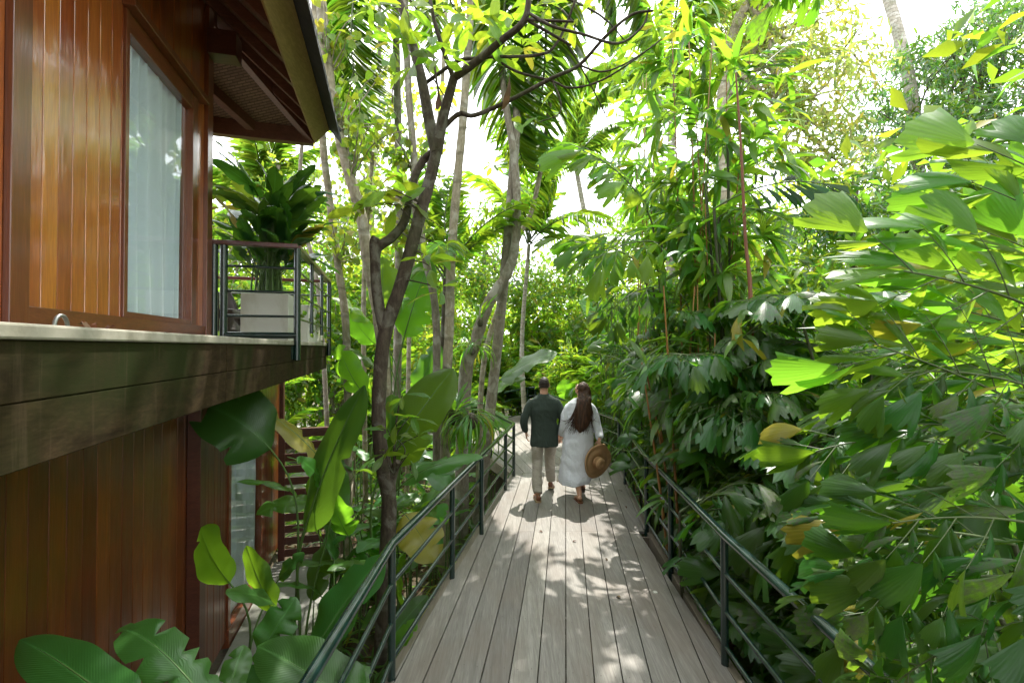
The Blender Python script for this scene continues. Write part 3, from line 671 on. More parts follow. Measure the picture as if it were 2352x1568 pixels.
# upper wall planks, wide boards as in the photograph
ZW0, ZW1 = 2.30, 5.62
def fill(g):
    planks(g, -7.6, -2.43, ZW0, ZW1, .13, 0, 2); planks(g, -2.31, -1.47, ZW0 + .10, ZW1, .118, 0, 3); planks(g, -1.47, -.30, 4.47, ZW1, .118, 0, 4); planks(g, -.30, -.10, ZW0 + .10, ZW1, .1, -.004, 5)
    g.box((-.06, -7.6, ZW0), (-.035, 0, 2.40), HL); g.box((-.06, -7.6, 4.47), (-.035, 0, ZW1), HL); g.box((-.06, -7.6, 2.39), (-.035, -1.47, 4.48), HL); g.box((-.06, -.32, 2.39), (-.035, 0, 4.48), HL)
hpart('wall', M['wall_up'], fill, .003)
def fill(g):
    planks(g, -3.85, -.16, GZ - .05, 1.84, .145, -.10, 6); planks(g, -7.6, -3.85, GZ - .05, 1.84, .115, -.10, 8); g.box((-.16, -7.6, GZ), (-.135, 3.1, 1.84), HL)
    planks(g, -.02, .62, GZ + .12, 1.84, .085, 0, 7, None, .03); planks(g, 2.06, 3.1, GZ + .12, 1.84, .1, 0, 9)
    planks(g, .62, 2.06, 1.32, 1.84, .1, 0, 10)
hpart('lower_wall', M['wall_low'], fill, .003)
hpart('wall_return', M['dwood'], lambda g: g.box((-.10, -.16, GZ), (.012, -.02, 1.84), HL))
hpart('wall_return', M['dwood'], lambda g: g.box((-.1, 3.105, GZ), (.05, 3.2, 1.84), HL))
hpart('bottom_rail', M['trim_h'], lambda g: g.box((-.01, -2.31, ZW0), (.022, -.10, ZW0 + .10), HL))
hpart('corner_post', M['trim'], lambda g: g.box((-.12, -.10, ZW0 - .03), (.03, .03, 5.50), HL))
hpart('batten', M['trim'], lambda g: g.box((-.03, -2.43, ZW0 - .03), (.03, -2.31, ZW1), HL))
hpart('beam_end', M['dwood'], lambda g: g.box((.032, -.16, 5.0), (.28, .02, 5.24), HL))
# end walls; back wall with unseen openings added to light the curtains from behind
def fill(g):
    for k in range(34): g.box((-.13 - .12 * k - .116, -.03, ZW0 if k else ZW0), (-.13 - .12 * k, 0.0, 5.5 + min(k, 30) * .1), HL, 0, rs.rand())
    g.box((-4.3, -7.6, GZ), (-4.2, 3.1, GZ + .6), HL); g.box((-4.3, -7.6, 1.6), (-4.2, 3.1, 2.6), HL); g.box((-4.3, -7.6, 4.9), (-4.2, 3.1, 5.6), HL); g.box((-4.3, -7.6, GZ + .6), (-4.2, -6.6, 1.6), HL); g.box((-4.3, 2.2, GZ + .6), (-4.2, 3.1, 1.6), HL); g.box((-4.3, -.9, 2.6), (-4.2, 0, 4.9), HL); g.box((-4.2, 3.04, GZ), (-.16, 3.1, 1.84), HL); g.box((-4.2, -7.6, GZ), (0, -7.55, 5.5), HL)
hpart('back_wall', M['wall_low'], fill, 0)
# upper window
win = hpart('window', M['trim'], lambda g: g.box((-.02, -1.5, 4.472), (.075, -.20, 4.53), HL))
for a, b in ((-1.47, -1.425), (-.40, -.30)): hpart('stile', M['trim'], lambda g: g.box((-.06, a, 2.40), (.016, b, 4.47), HL), parent=win)
hpart('sill', M['trim_h'], lambda g: g.box((-.06, -1.424, 2.40), (.012, -.401, 2.44), HL), parent=win)
hpart('head_rail', M['trim_h'], lambda g: g.box((-.06, -1.424, 4.33), (.012, -.401, 4.47), HL), parent=win)
hpart('pane', M['glass'], lambda g: g.box((-.034, -1.425, 2.44), (-.028, -.40, 4.33), HL), 0, parent=win)
win2 = hpart('window', M['trim_h'], lambda g: g.box((-.06, .702, 1.2), (.012, 1.938, 1.32), HL))
for a, b in ((.62, .70), (1.94, 2.06)): hpart('stile', M['trim'], lambda g: g.box((-.06, a, GZ + .22), (.016, b, 1.32), HL), parent=win2)
hpart('sill', M['trim_h'], lambda g: g.box((-.06, .62, GZ + .02), (.024, 2.06, GZ + .22), HL), parent=win2)
hpart('pane', M['glass'], lambda g: g.box((-.034, .70, GZ + .22), (-.028, 1.94, 1.2), HL), 0, parent=win2)
# floor slab, edge beam
hpart('floor_slab', M['stone_edge'], lambda g: (g.box((-4.2, -7.6, Z1 - .045), (.765, 2.70, Z1), HL)), .008)
def fill(g):
    for (a, b) in ((-7.6, -1.9), (-1.896, .02), (.024, 2.69)):
        g.box((.70, a, 2.05), (.752, b, Z1 - .046), HL, 0, rs.rand()); g.box((.70, a, 1.865), (.750, b, 2.048), HL, 0, rs.rand())
    g.box((-.1, 2.64, 1.865), (.699, 2.69, Z1 - .046), HL, 0, .5)
hpart('edge_beam', M['beam'], fill)
hpart('underfloor', M['dwood'], lambda g: g.box((-4.2, -7.6, 1.86), (.698, 2.63, 2.0), HL), 0)
# roof: 42 degree pitch, eave at o = .81, far eave at s = 1.05
tp = .9; eo, es, ez = .81, 1.05, 2.2 + 2.54
def ZR(o, s): return ez + tp * min(eo - o, es - s)
def quadroof(g, dz, ext, th, mi=0, ee=None):
    e = ext; ee = e if ee is None else ee; ridge = 3.6
    def P(o, s, z): return HL(o, s, z)
    # two planes that meet on the hip line; each may run past its own eave
    za = lambda o, s: ez + tp * (eo - o); zb = lambda o, s: ez + tp * (es - s); hx, hy = eo + min(e, ee), es + min(e, ee)
    for zf, c in ((za, ((eo + e, -8.5), (eo + e, es + ee), (eo - ridge, es - ridge), (eo - ridge, -8.5))), (zb, ((eo + e, es + ee), (-5.0, es + ee), (-5.0, es - ridge), (eo - ridge, es - ridge)))):
        ZR = zf
        b = [P(o, s, ZR(o, s) + dz) for o, s in c]; t = [P(o, s, ZR(o, s) + dz + th) for o, s in c]
        if np.dot(np.cross(np.array(b[1]) - b[0], np.array(b[2]) - b[0]), (0, 0, 1)) < 0: b = b[::-1]; t = t[::-1]
        g.hexa(b + t, mi)
def fill(g):
    quadroof(g, .14, -.03, .10, 0, -.03); quadroof(g, .345, .30, .03, 0, .12)
    for k in range(26):
        o1 = eo + .30 - .14 * k; o0 = o1 - .17; s1 = es + .12 - .14 * k; za = lambda o_: ez + tp * (eo - o_) + .378
        g.hexa([HL(o0, -8.5, za(o0)), HL(o1, -8.5, za(o1)), HL(o1, s1, za(o1)), HL(o0, s1 - .17, za(o0))] + [HL(o0, -8.5, za(o0) + .02), HL(o1, -8.5, za(o1) + .03), HL(o1, s1, za(o1) + .03), HL(o0, s1 - .17, za(o0) + .02)])
roof = hpart('roof', M['shingle'], fill, 0)
o = hpart('soffit', M['weave'], lambda g: quadroof(g, .125, .02, .012), 0, parent=roof)
# rafters on the long side run down to the eave; on the end they run parallel to the hip
nr_ = np.array((-tp * 0, 0, 0))
for k in range(16):
    s = .62 - .42 * k
    if s < -6: break
    def fill(g, s=s):
        o_in = max(-1.4, eo - (es - s) + .05) if s > -1 else -1.4
        c = [(o_in, s - .03), (eo - .02, s - .03), (eo - .02, s + .03), (o_in, s + .03)]
        if o_in > eo - .15: return g.box((0, 0, 0), (0, 0, 0), HL)
        zr = lambda o_: ez + tp * (eo - o_)
        g.hexa([HL(o_, q, zr(o_) - .0) for o_, q in c] + [HL(o_, q, zr(o_) + .123) for o_, q in c])
    hpart('rafter', M['rafter'], fill, .003, parent=roof)
for (ob, ln) in ((.15, 1.6), (-.38, 1.3), (-.95, 1.2), (-1.6, 1.2)):
    def fill(g, ob=ob, ln=ln):
        a = np.array((ob, es - .02)); d = np.array((-.78, -.62)); n = np.array((.62, -.78)) * .03; b = a + d * ln
        zr = lambda q: ez + tp * (es - q[1])
        c = [a - n, b - n, b + n, a + n]
        if np.cross(c[1] - c[0], c[2] - c[0]) < 0: c = c[::-1]
        g.hexa([HL(q[0], q[1], zr(q)) for q in c] + [HL(q[0], q[1], zr(q) + .123) for q in c])
    hpart('rafter', M['rafter'], fill, .003, parent=roof)
def fill(g):
    a = np.array((eo - .03, es - .03)); d = np.array((-.7071, -.7071)); n = np.array((.7071, -.7071)) * .045; b = a + d * 2.2
    c = [a - n, b - n, b + n, a + n]
    if np.cross(c[1] - c[0], c[2] - c[0]) < 0: c = c[::-1]
    zr = lambda q: ez + tp * (es - (q[1] + q[0] + es - eo) / 2)
    g.hexa([HL(q[0], q[1], zr(q) - .05) for q in c] + [HL(q[0], q[1], zr(q) + .12) for q in c])
hpart('hip_rafter', M['rafter'], fill, .003, parent=roof)
# fascia: board square to the roof slope, plus the end eave beam
def fill(g):
    w = .25; ux, uz = .669, .743; th = .03
    p0 = (eo, ez); p1 = (eo + w * ux, ez + w * uz); q0 = (p0[0] - th * uz, p0[1] + th * ux); q1 = (p1[0] - th * uz, p1[1] + th * ux)
    ring = [q0, p0, p1, q1]; s0, s1 = -8.5, es
    g.hexa([HL(o_, s0, z) for o_, z in ring] + [HL(o_, s1, z) for o_, z in ring])
hpart('fascia', M['fascia'], fill, .004, parent=roof)
hpart('end_beam', M['rafter'], lambda g: (g.box((-4.6, es - .06, ez - .03), (eo - .02, es + .03, ez + .16), HL), g.box((-4.6, es + .034, ez + .06), (eo + .02, es + .06, ez + .24), HL)), .004, parent=roof)
# balcony railing
rail_h = Z1 + 1.0
g = Geo()
def post(o_, s_, z0, z1, r_=.033): g = Geo(); g.tube([HL(o_, s_, z0), HL(o_, s_, z1)], r_, 12); return g
br = hpart('balcony_railing', M['railcap'], lambda g: (g.box((-.02, .045, rail_h - .045), (.795, .125, rail_h), HL), g.box((.735, .127, rail_h - .045), (.815, 2.72, rail_h), HL), g.box((-4.0, 2.64, rail_h - .045), (.733, 2.72, rail_h), HL)), .006)
for o_, s_, z0 in ((.03, .085, Z1), (.115, .085, Z1 + .02), (.79, .09, Z1 - .20), (.79, 1.0, Z1 + .1), (.79, 1.85, Z1 + .1), (.79, 2.66, Z1 - .2), (-1.0, 2.68, Z1)):
    post(o_, s_, z0, rail_h - .045, .034 if s_ < .1 or s_ > 2.5 else .022).obj('post', M['rail'], br)
for z in (.25, .50, .75):
    g = Geo(); g.tube([HL(.14, .085, Z1 + z), HL(.76, .085, Z1 + z)], .0135, 8); g.obj('rail', M['rail'], br)
    g = Geo(); g.tube([HL(.79, .1, Z1 + z - .02), HL(.79, 2.66, Z1 + z - .02)], .0135, 8); g.obj('rail', M['rail'], br)
    g = Geo(); g.tube([HL(.79, 2.68, Z1 + z), HL(-4, 2.68, Z1 + z)], .0135, 8); g.obj('rail', M['rail'], br)
g = Geo(); g.tube([HL(.12, .085, Z1 + .055), HL(.79, .085, Z1 + .055)], .033, 12); g.obj('rail', M['rail'], br)
hpart('bracket', M['rail'], lambda g: g.box((.748, .0, Z1 - .19), (.765, .10, Z1 - .06), HL), .003, parent=br)
# ----- curtains
def curtain(label, s0, s1, z0, z1, o_=-.13, amp=.036, fr=40, seed=0, flare=0):
    r = np.random.RandomState(seed); g = Geo(); nc = 150; nr = 14; V = []; U = []
    for i in range(nr + 1):
        t = i / nr
        for j in range(nc + 1):
            c = j / nc; s = s0 + (s1 - s0) * (c + .05 * math.sin(c * 9 + 2 * t)); a = amp * (.5 + .5 * t)
            V.append(HL(o_ + a * math.sin(c * fr + 1.2 * math.sin(c * 13) + .8 * t) + .4 * a * math.sin(c * fr * 2.3 + t) + flare * t * c ** 3, s, z1 + (z0 - z1) * t)); U.append((c, t))
    q = [(i * (nc + 1) + j, (i + 1) * (nc + 1) + j, (i + 1) * (nc + 1) + j + 1, i * (nc + 1) + j + 1) for i in range(nr) for j in range(nc)]
    g.add(V, q, U); o = g.obj('curtain', M['curtain']); tag(o, label, 'curtain'); base_origin(o, HL(o_, (s0 + s1) / 2, z0)); return o
curtain('sheer white curtain hanging behind the tall upper window', -1.52, -.47, 2.32, 4.42, seed=1, o_=-.075)
curtain('pale blue curtain behind the lower window, partly hidden by banana leaves', .62, 1.98, GZ + .10, 1.27, seed=2, fr=34, o_=-.075, amp=.022)
# ----- things on the balcony
pc = HL(.42, .62, Z1)
def planter(label, o0, s0, o1, s1, h, group=None):
    t = thing('planter_box', label, 'planter', HL((o0 + o1) / 2, (s0 + s1) / 2, Z1), HA, group); g = Geo(); w = .035
    g.box((o0, s0, Z1), (o1, s0 + w, Z1 + h), HL); g.box((o0, s1 - w, Z1), (o1, s1, Z1 + h), HL); g.box((o0, s0 + w, Z1), (o0 + w, s1 - w, Z1 + h), HL); g.box((o1 - w, s0 + w, Z1), (o1, s1 - w, Z1 + h), HL)
    g.obj('box', M['planter'], t, False, .006); g = Geo(); g.box((o0 + w, s0 + w, Z1 + h * .5), (o1 - w, s1 - w, Z1 + h - .04), HL); g.obj('soil', M['ground'], t, False); return t
planter('square white stone planter holding a tall leafy plant on the balcony', .17, .42, .64, .90, .52)
planter('long white planter with trailing ivy behind the side rail of the balcony', .42, 1.2, .72, 2.45, .47)
t = thing('wicker_chair', 'dark woven wicker chair seen past the balcony rail', 'chair', HL(-.35, 1.0, Z1), HA); g = Geo(); V = []
for i in range(9):
    for j in range(13):
        a = -1.5 + 3.0 * j / 12; tt = i / 8; rr = .36 - .06 * tt; V.append(HL(-.32 + rr * math.cos(a) * .9 + .02, 1.1 + rr * math.sin(a), Z1 + .12 + tt * (.62 - .55 * max(0, math.cos(a)) ** 1.5 * 1.0)))
g.add(V, [(i * 13 + j, i * 13 + j + 1, (i + 1) * 13 + j + 1, (i + 1) * 13 + j) for i in range(8) for j in range(12)]); o = g.obj('backrest', M['wicker'], t); sm = o.modifiers.new('thick', 'SOLIDIFY'); sm.thickness = .03
g = Geo(); g.box((-.62, .82, Z1 + .28), (-.02, 1.38, Z1 + .38), HL); g.obj('seat', M['wicker'], t, False, .03)
for a, b in ((-.56, .86), (-.08, .86), (-.56, 1.34), (-.08, 1.34)): g = Geo(); g.tube([HL(a, b, Z1), HL(a, b, Z1 + .3)], .022, 8); g.obj('leg', M['wicker'], t)
# small things on the slab edge
g = Geo(); a = np.linspace(0, math.pi, 9); pb = np.array(HL(.72, -3.30, Z1)); g.tube([pb + np.array((*(hh * .03 * math.cos(q)), .035 * math.sin(q))) for q in a], .006, 8)
o = g.obj('metal_hook', M['hook']); tag(o, 'small bent metal loop fixed on the slab edge', 'hook'); base_origin(o, pb)
for i, (vx, lb) in enumerate([(178, 'pale curled dry leaf lying on the slab edge beside a brown one'), (197, 'brown curled dry leaf lying on the slab edge under the planked wall'), (268, 'small orange dry leaf lying on the slab edge near the window')]):
    k = (vx - CX) / F; s = (-(2.97 - .70 * hn[0]) - (4.43 + .70 * hn[1]) * k) / (hh[1] * k - hh[0]); p = np.array(HL(.70, s, Z1 + .012)); g = Geo(); T = blade(.5, 6, .5, .5, 1.4, .03, .5)
    g.inst(T, frame((math.cos(i * 2.1), math.sin(i * 2.1), .15)) * (.05, .075, .05)[i % 3] * 1.1, p, .3 * i, 0); o = g.obj('dry_leaf', M['deadleaf'] if i else M['litter']); tag(o, lb, 'leaf', 'dry leaves on the slab edge'); base_origin(o, p)
# ----- stone path and slatted screen by the house
slab('house_path', [HL(*p, 0)[:2] for p in ((0.06, -5.5), (.98, -5.5), (.92, 2.66), (.03, 2.66))], GZ + .035, M['paving'], 'grey stone path along the foot of the house')
def fill_screen(label, P0, P1, z0, z1, n, m, slope=0, group=None, name='slatted_screen'):
    t = thing(name, label, 'fence', P0 + (z0,) if False else (P0[0], P0[1], z0), 0, group); P0 = np.array(P0); P1 = np.array(P1); d = nrm(P1 - P0); nn = np.array((-d[1], d[0])) * .02; L = np.linalg.norm(P1 - P0)
    def bx(g, a, b, zz0, zz1, k=1.0):
        q = [P0 + d * a - nn * k, P0 + d * b - nn * k, P0 + d * b + nn * k, P0 + d * a + nn * k]
        sa, sb = slope * a, slope * b; ss = [sa, sb, sb, sa]
        g.hexa([(*p, zz0 + s_) for p, s_ in zip(q, ss)] + [(*p, zz1 + s_) for p, s_ in zip(q, ss)])
    g = Geo()
    for k in range(n): z = z0 + .06 + (z1 - z0 - .2) * k / (n - 1); g.box((0, 0, 0), (0, 0, 0)) if False else bx(g, .05, L - .05, z, z + (z1 - z0) / n * .62, .5)
    g.obj('slat_panel', m, t, False, .003)
    for a in (0, L - .09): g = Geo(); bx(g, a, a + .09, z0 - .02, z1 - .06, 2); g.obj('post', m, t, False, .004)
    g = Geo(); bx(g, -.02, L + .02, z1 - .06, z1, 2.6); g.obj('top_rail', m, t, False, .005); return t
fill_screen('dark brown slatted wooden screen at the end of the house path', HL(.06, 2.75, 0)[:2], HL(.95, 2.75, 0)[:2], GZ, .93, 11, M['dwood'])
fill_screen('greyed slatted wooden stair rail rising behind the dark brown screen', HL(1.0, 2.8, 0)[:2], HL(1.0, 5.0, 0)[:2], GZ, .93, 5, M['greywood'], .12)
slab('garden_path', [(-9, 16.5), (-1.2, 15.6), (.2, 16.6), (.6, 18.3), (-9, 19.5)], GZ + .03, M['paving'], 'sunny pale paved path beyond the end of the boardwalk')
slab('garden_path', [(-7, 9.5), (-3.6, 8.6), (-2.6, 11), (-6.5, 12.5)], GZ + .03, M['paving'], 'pale stepping path behind the house stair rail')
slab('side_path', [(3.6, .3), (5.2, .6), (6.4, 5.2), (5.0, 5.6)], GZ + .03, M['paving'], 'grey paved path at lower right behind the palms')
g = Geo()
for k in range(7):
    for j in range(3):
        p = np.array((5.3 + k * .42, 3.9 + k * .35)); g.box((p[0], p[1], GZ + j * .3 - .05), (p[0] + .5, p[1] + .42, GZ + j * .3 + .25 - .004), lambda x, y, z: (x + .02 * math.sin(x * 9 + z * 7), y + .02 * math.cos(y * 11 + z * 5), z))
g.box((5.2, 3.8, GZ + .845), (8.4, 6.5, GZ + .9), lambda x, y, z: (x, 3.8 + (x - 5.3) * .83 + (y - 3.8) * .2, z))
o = g.obj('stone_wall', M['moss'], None, False, .02); tag(o, 'low stone wall topped with yellow moss seen through the palm leaves at right', 'wall'); base_origin(o, (5.3, 3.9, GZ))
# ================================================================= PEOPLE
def eloft(g, pts, a, b, xd=(1, 0, 0), sides=20, mi=0):
    """closed tube of elliptical sections: half-width a along xd, half-depth b across it"""
    P = np.asarray(pts, float); n = len(P); a = np.broadcast_to(a, (n,)); b = np.broadcast_to(b, (n,)); T = np.gradient(P, axis=0); V = []
    an = np.linspace(0, 2 * math.pi, sides, endpoint=False)
    for i in range(n):
        t = nrm(T[i]); x = nrm(np.array(xd, float) - t * np.dot(xd, t)); y = np.cross(t, x)
        V.append(P[i] + a[i] * np.cos(an)[:, None] * x + b[i] * np.sin(an)[:, None] * y)
    V = np.concatenate(V); q = [(i * sides + j, i * sides + (j + 1) % sides, (i + 1) * sides + (j + 1) % sides, (i + 1) * sides + j) for i in range(n - 1) for j in range(sides)]
    k = len(V); V = np.vstack((V, P[0], P[-1])); tr = [(k, (j + 1) % sides, j) for j in range(sides)] + [(k + 1, (n - 1) * sides + j, (n - 1) * sides + (j + 1) % sides) for j in range(sides)]
    g.add(V, q, None, 0, mi); g.F.append(np.array(tr) + g.n - len(V)); g.M.append(np.full(len(tr), mi))
def sm(pts, n=5): return spline(pts, n)
def lim(g, pts, rad, n=5, flat=1.0, xd=(1, 0, 0)):
    pts = np.asarray(pts, float); rad = np.asarray(rad, float); S = spline(np.column_stack((pts, rad)), n); eloft(g, S[:, :3], S[:, 3], S[:, 3] * flat, xd)
def ball(g, c, r, d=(0, 0, 1)):
    r = np.broadcast_to(r, (3,)); th = np.linspace(-math.pi / 2, math.pi / 2, 11)[1:-1]; c = np.array(c, float)
    P = np.array([c + (0, 0, r[2] * math.sin(t)) for t in th]); eloft(g, P, [r[0] * math.cos(t) for t in th], [r[1] * math.cos(t) for t in th], sides=18)
def remeshed(g, name, mat, parent, Mw, voxel=.008, smooth=4, noise_amp=0, noise_sc=(6, 6, 6), fn=None):
    me = g.mesh(name + '_raw', []); o = bpy.data.objects.new(name, me); COL.objects.link(o)
    m = o.modifiers.new('r', 'REMESH'); m.mode = 'VOXEL'; m.voxel_size = voxel; m.use_smooth_shade = True
    s = o.modifiers.new('s', 'SMOOTH'); s.iterations = smooth; s.factor = .5
    dg = bpy.context.evaluated_depsgraph_get(); ev = o.evaluated_get(dg); me2 = bpy.data.meshes.new_from_object(ev)
    bpy.data.objects.remove(o); bpy.data.meshes.remove(me); me2.name = name
    n = len(me2.vertices); co = np.empty(n * 3); me2.vertices.foreach_get('co', co); co = co.reshape(-1, 3); no = np.empty(n * 3); me2.vertices.foreach_get('normal', no); no = no.reshape(-1, 3)
    if noise_amp:
        d = np.array([mnoise.noise(Vector((p[0] * noise_sc[0], p[1] * noise_sc[1], p[2] * noise_sc[2] + 1.5 * mnoise.noise(Vector((p[0] * 4, p[1] * 4, p[2] * 4)))))) + .5 * abs(mnoise.noise(Vector((p[0] * noise_sc[0] * 2.3 + p[2] * 5, p[1] * noise_sc[1] * 2.3, p[2] * noise_sc[2] * 2.1)))) for p in co])
        co = co + no * (d * noise_amp)[:, None]
    if fn is not None: co = fn(co)
    me2.vertices.foreach_set('co', co.ravel()); me2.polygons.foreach_set('use_smooth', np.ones(len(me2.polygons), bool)); me2.materials.clear(); me2.materials.append(mat); me2.update()
    return put(me2, name, parent, Mw)
def hand(g, wrist, d, palm_n, thumb, curl=.5, s=1.0):
    """palm and five fingers; d: from wrist to knuckles, palm_n: out of the palm, thumb: towards the thumb's side"""
    w = np.array(wrist, float); d = nrm(d); pn = nrm(np.array(palm_n) - d * np.dot(palm_n, d)); th = np.cross(d, pn); th = th if np.dot(th, thumb) > 0 else -th
    eloft(g, [w - d * .02, w + d * .02, w + d * .06 * s, w + d * .092 * s], [.024 * s, .032 * s, .041 * s, .036 * s], [.020 * s, .018 * s, .015 * s, .011 * s], th, 12)
    for k, (off, ln) in enumerate(((.030, .070), (.010, .080), (-.011, .075), (-.030, .058))):
        p = w + d * .085 * s + th * off * s; pts = [p - d * .02]; a = 0; dd = d
        for seg in (.45, .32, .23):
            a += curl * (.75 + .1 * k); dd = d * math.cos(a) + pn * math.sin(a); pts.append(pts[-1] + dd * ln * seg * s + (d * .02 if seg == .45 else 0))
        S = spline(pts, 3); eloft(g, S, np.linspace(.0088, .0068, len(S)) * s, np.linspace(.0088, .0068, len(S)) * s, th, 8)
    p = w + d * .025 * s + th * .026 * s; t1 = nrm(d * .7 + th * .8 + pn * .3); t2 = nrm(d * .9 + th * .15 + pn * .55)
    S = spline([p - t1 * .015, p + t1 * .03 * s, p + t1 * .034 * s + t2 * .03 * s, p + t1 * .034 * s + t2 * .052 * s], 3); eloft(g, S, np.linspace(.0115, .0075, len(S)) * s, np.linspace(.0115, .0075, len(S)) * s, th, 8)
def head(g, c, R3, s=1.0):
    """skull, jaw, nose, brow, lips and ears about centre c; R3 turns head axes (x right, y face, z up)"""
    h = Geo(); z = np.linspace(-1, 1, 15)
    P = [(0, -.004 + (-.006 if q > 0 else .012 * -q), q * .118) for q in z]; sq = np.sqrt(np.maximum(.03, 1 - np.abs(z) ** 2.3))
    eloft(h, P, .074 * sq * np.where(z < -.2, 1 + .28 * (z + .2), 1), .095 * sq * np.where(z < -.3, 1 + .25 * (z + .3), 1), sides=24)
    ball(h, (0, .052, -.082), (.036, .034, .028)); ball(h, (0, .088, .022), (.05, .012, .012))
    eloft(h, [(0, .088, .012), (0, .103, -.012), (0, .112, -.030), (0, .098, -.040)], [.008, .010, .015, .012], [.008, .011, .012, .008], sides=10)
    for zz in (-.058, -.068): ball(h, (0, .087, zz), (.022, .010, .006))
    for sx in (-1, 1):
        ball(h, (sx * .077, -.008, -.008), (.009, .020, .032)); ball(h, (sx * .052, .062, -.028), (.02, .022, .022))
    for V, Fa, Mi in [(np.concatenate(h.V), None, None)]:
        VV = (V * s) @ R3.T + np.array(c)
    i = 0
    for v in h.V: pass
    g.V.append(VV); g.U.append(np.concatenate(h.U)); g.A.append(np.concatenate(h.A))
    for f, m in zip(h.F, h.M): g.F.append(f + g.n); g.M.append(m)
    g.n += len(VV)
def rotm(yaw=0, pitch=0, roll=0):
    return np.array(Matrix.Rotation(yaw, 3, 'Z') @ Matrix.Rotation(pitch, 3, 'X') @ Matrix.Rotation(roll, 3, 'Y'))
def eyes(t, c, R3, Mw):
    for sx in (-1, 1): g = Geo(); ball(g, np.array(c) + R3 @ np.array((sx * .032, .079, .0)), .0125); put(g.mesh('eye', M['planter']), 'eye', t, Mw)
def shoe(p, yaw, pitch, t, Mw, L=.285, name='shoe'):
    R3 = rotm(yaw, pitch); p = np.array(p, float); g = Geo(); h = Geo()
    prof = [(-.085, .030, .045, .052), (-.07, .036, .062, .06), (-.02, .037, .058, .055), (.05, .042, .044, .042), (.12, .046, .034, .032), (.165, .040, .028, .027), (.19, .022, .02, .022)]
    eloft(h, [(0, y, zc) for y, a, b, zc in prof], [a for y, a, b, zc in prof], [b * .85 for y, a, b, zc in prof], sides=16)
    V = np.concatenate(h.V); V[:, 2] = np.maximum(V[:, 2], .016); h.V = [V @ R3.T + p]; sh = put(h.mesh(name, M['shoe']), name, t, Mw)
    s = Geo(); out = [(-.092, .030), (-.07, .039), (-.02, .040), (.05, .046), (.12, .049), (.165, .043), (.195, .022)]; poly = [(a, y) for y, a in out] + [(-a, y) for y, a in out[::-1]]
    s.prism(poly, .0, .020, 0); V = np.concatenate(s.V); s.V = [V @ R3.T + p]; o = put(s.mesh('sole', M['sole'], False), 'sole', sh, Matrix.Identity(4)); o.parent = sh; o.matrix_basis = Matrix.Identity(4)
    return sh
# ---- man
mo = np.array((.475, 6.80, 0)); man = thing('person', 'man seen from behind in dark green long sleeved shirt and beige trousers, walking', 'person', mo); Mm = Matrix.Translation(Vector(mo))
RH = rotm(R(-4), R(-2)); hc = np.array((.005, .015, 1.635))
b = Geo(); head(b, hc, RH, .98); lim(b, [(0, -.012, 1.40), (0, -.006, 1.50), (.002, .006, 1.585)], [.075, .060, .058])
lim(b, [(0, 0, .95), (0, 0, 1.15), (0, 0, 1.36), (0, -.005, 1.45)], [.15, .15, .17, .08], flat=.66)
AL = [(-.165, -.01, 1.41), (-.235, -.035, 1.28), (-.292, -.045, 1.12), (-.285, -.01, 1.00), (-.262, .035, .925)]; AR = [(.165, -.01, 1.41), (.235, -.02, 1.28), (.275, -.02, 1.12), (.255, .03, 1.00), (.222, .07, .90)]
for A in (AL, AR): lim(b, A, [.05, .047, .040, .034, .027])
hand(b, AL[-1], (.06, .15, -1), (1, 0, .1), (0, 1, 0), .42); hand(b, AR[-1], (.10, .10, -1), (.6, -.4, 0), (-.2, 1, 0), .45)
lf, rf = np.array((-.105, -.27, 0)), np.array((.125, .30, 0))
LL = [(-.09, 0, .90), (-.10, -.03, .70), (-.105, -.04, .50), (-.11, -.17, .28), (-.105, -.27, .09)]; LR = [(.09, 0, .90), (.10, .10, .70), (.105, .20, .51), (.115, .24, .28), (.125, .27, .12)]
for A in (LL, LR): lim(b, A, [.085, .074, .056, .05, .038])
remeshed(b, 'body', M['skin'], man, Mm, .0055, 3)
sh = Geo(); zz = [.735, .76, .85, .97, 1.12, 1.28, 1.38, 1.435, 1.475, 1.50]; eloft(sh, [(0, -.005 - (.012 if z > 1.2 else 0), z) for z in zz], [.205, .208, .205, .198, .196, .215, .212, .178, .115, .076], [.148, .15, .145, .138, .132, .138, .125, .108, .085, .072], sides=28)
for A, sg in ((AL, -1), (AR, 1)): lim(sh, [(sg * .12, -.01, 1.375), (sg * .178, -.012, 1.372)] + [np.array(p) for p in A[1:4]] + [np.array(A[4]) + (0, -.004, .02)], [.075, .070, .064, .058, .050, .040])
def cutneck(co): return co
remeshed(sh, 'shirt', M['shirt'], man, Mm, .009, 3, .011, (7, 7, 5))
cb = Geo(); cb.tube([(.074 * math.cos(a), -.012 + .068 * math.sin(a), 1.503 + .006 * math.sin(a)) for a in np.linspace(0, 2 * math.pi, 25)], .009, 8, caps=False); put(cb.mesh('collar', M['shirt']), 'collar', man, Mm)
tr = Geo(); lim(tr, [(0, 0, .97), (0, 0, .90), (0, 0, .82)], [.172, .180, .160], flat=.72)
for A, sg in ((LL, -1), (LR, 1)): lim(tr, [np.array(A[0]) + (0, 0, .02)] + A[1:4] + [np.array(A[4]) + (0, .0, .02)], [.105, .094, .078, .072, .064])
remeshed(tr, 'trousers', M['trouser'], man, Mm, .008, 3, .012, (8, 8, 11))
shoe(lf + (0, .02, 0), R(6), 0, man, Mm); shoe(rf + (0, -.02, .012), R(-14), R(-16), man, Mm)
hr = Geo(); z = np.linspace(-.45, 1, 11); sq = np.sqrt(np.maximum(.02, 1 - np.abs(z) ** 2.3)); eloft(hr, [(0, -.016 - .010 * (1 - q), q * .118 + .006) for q in z], .0785 * sq * np.where(z < -.1, .93, 1), .092 * sq * np.where(z < 0, .86, 1), sides=26)
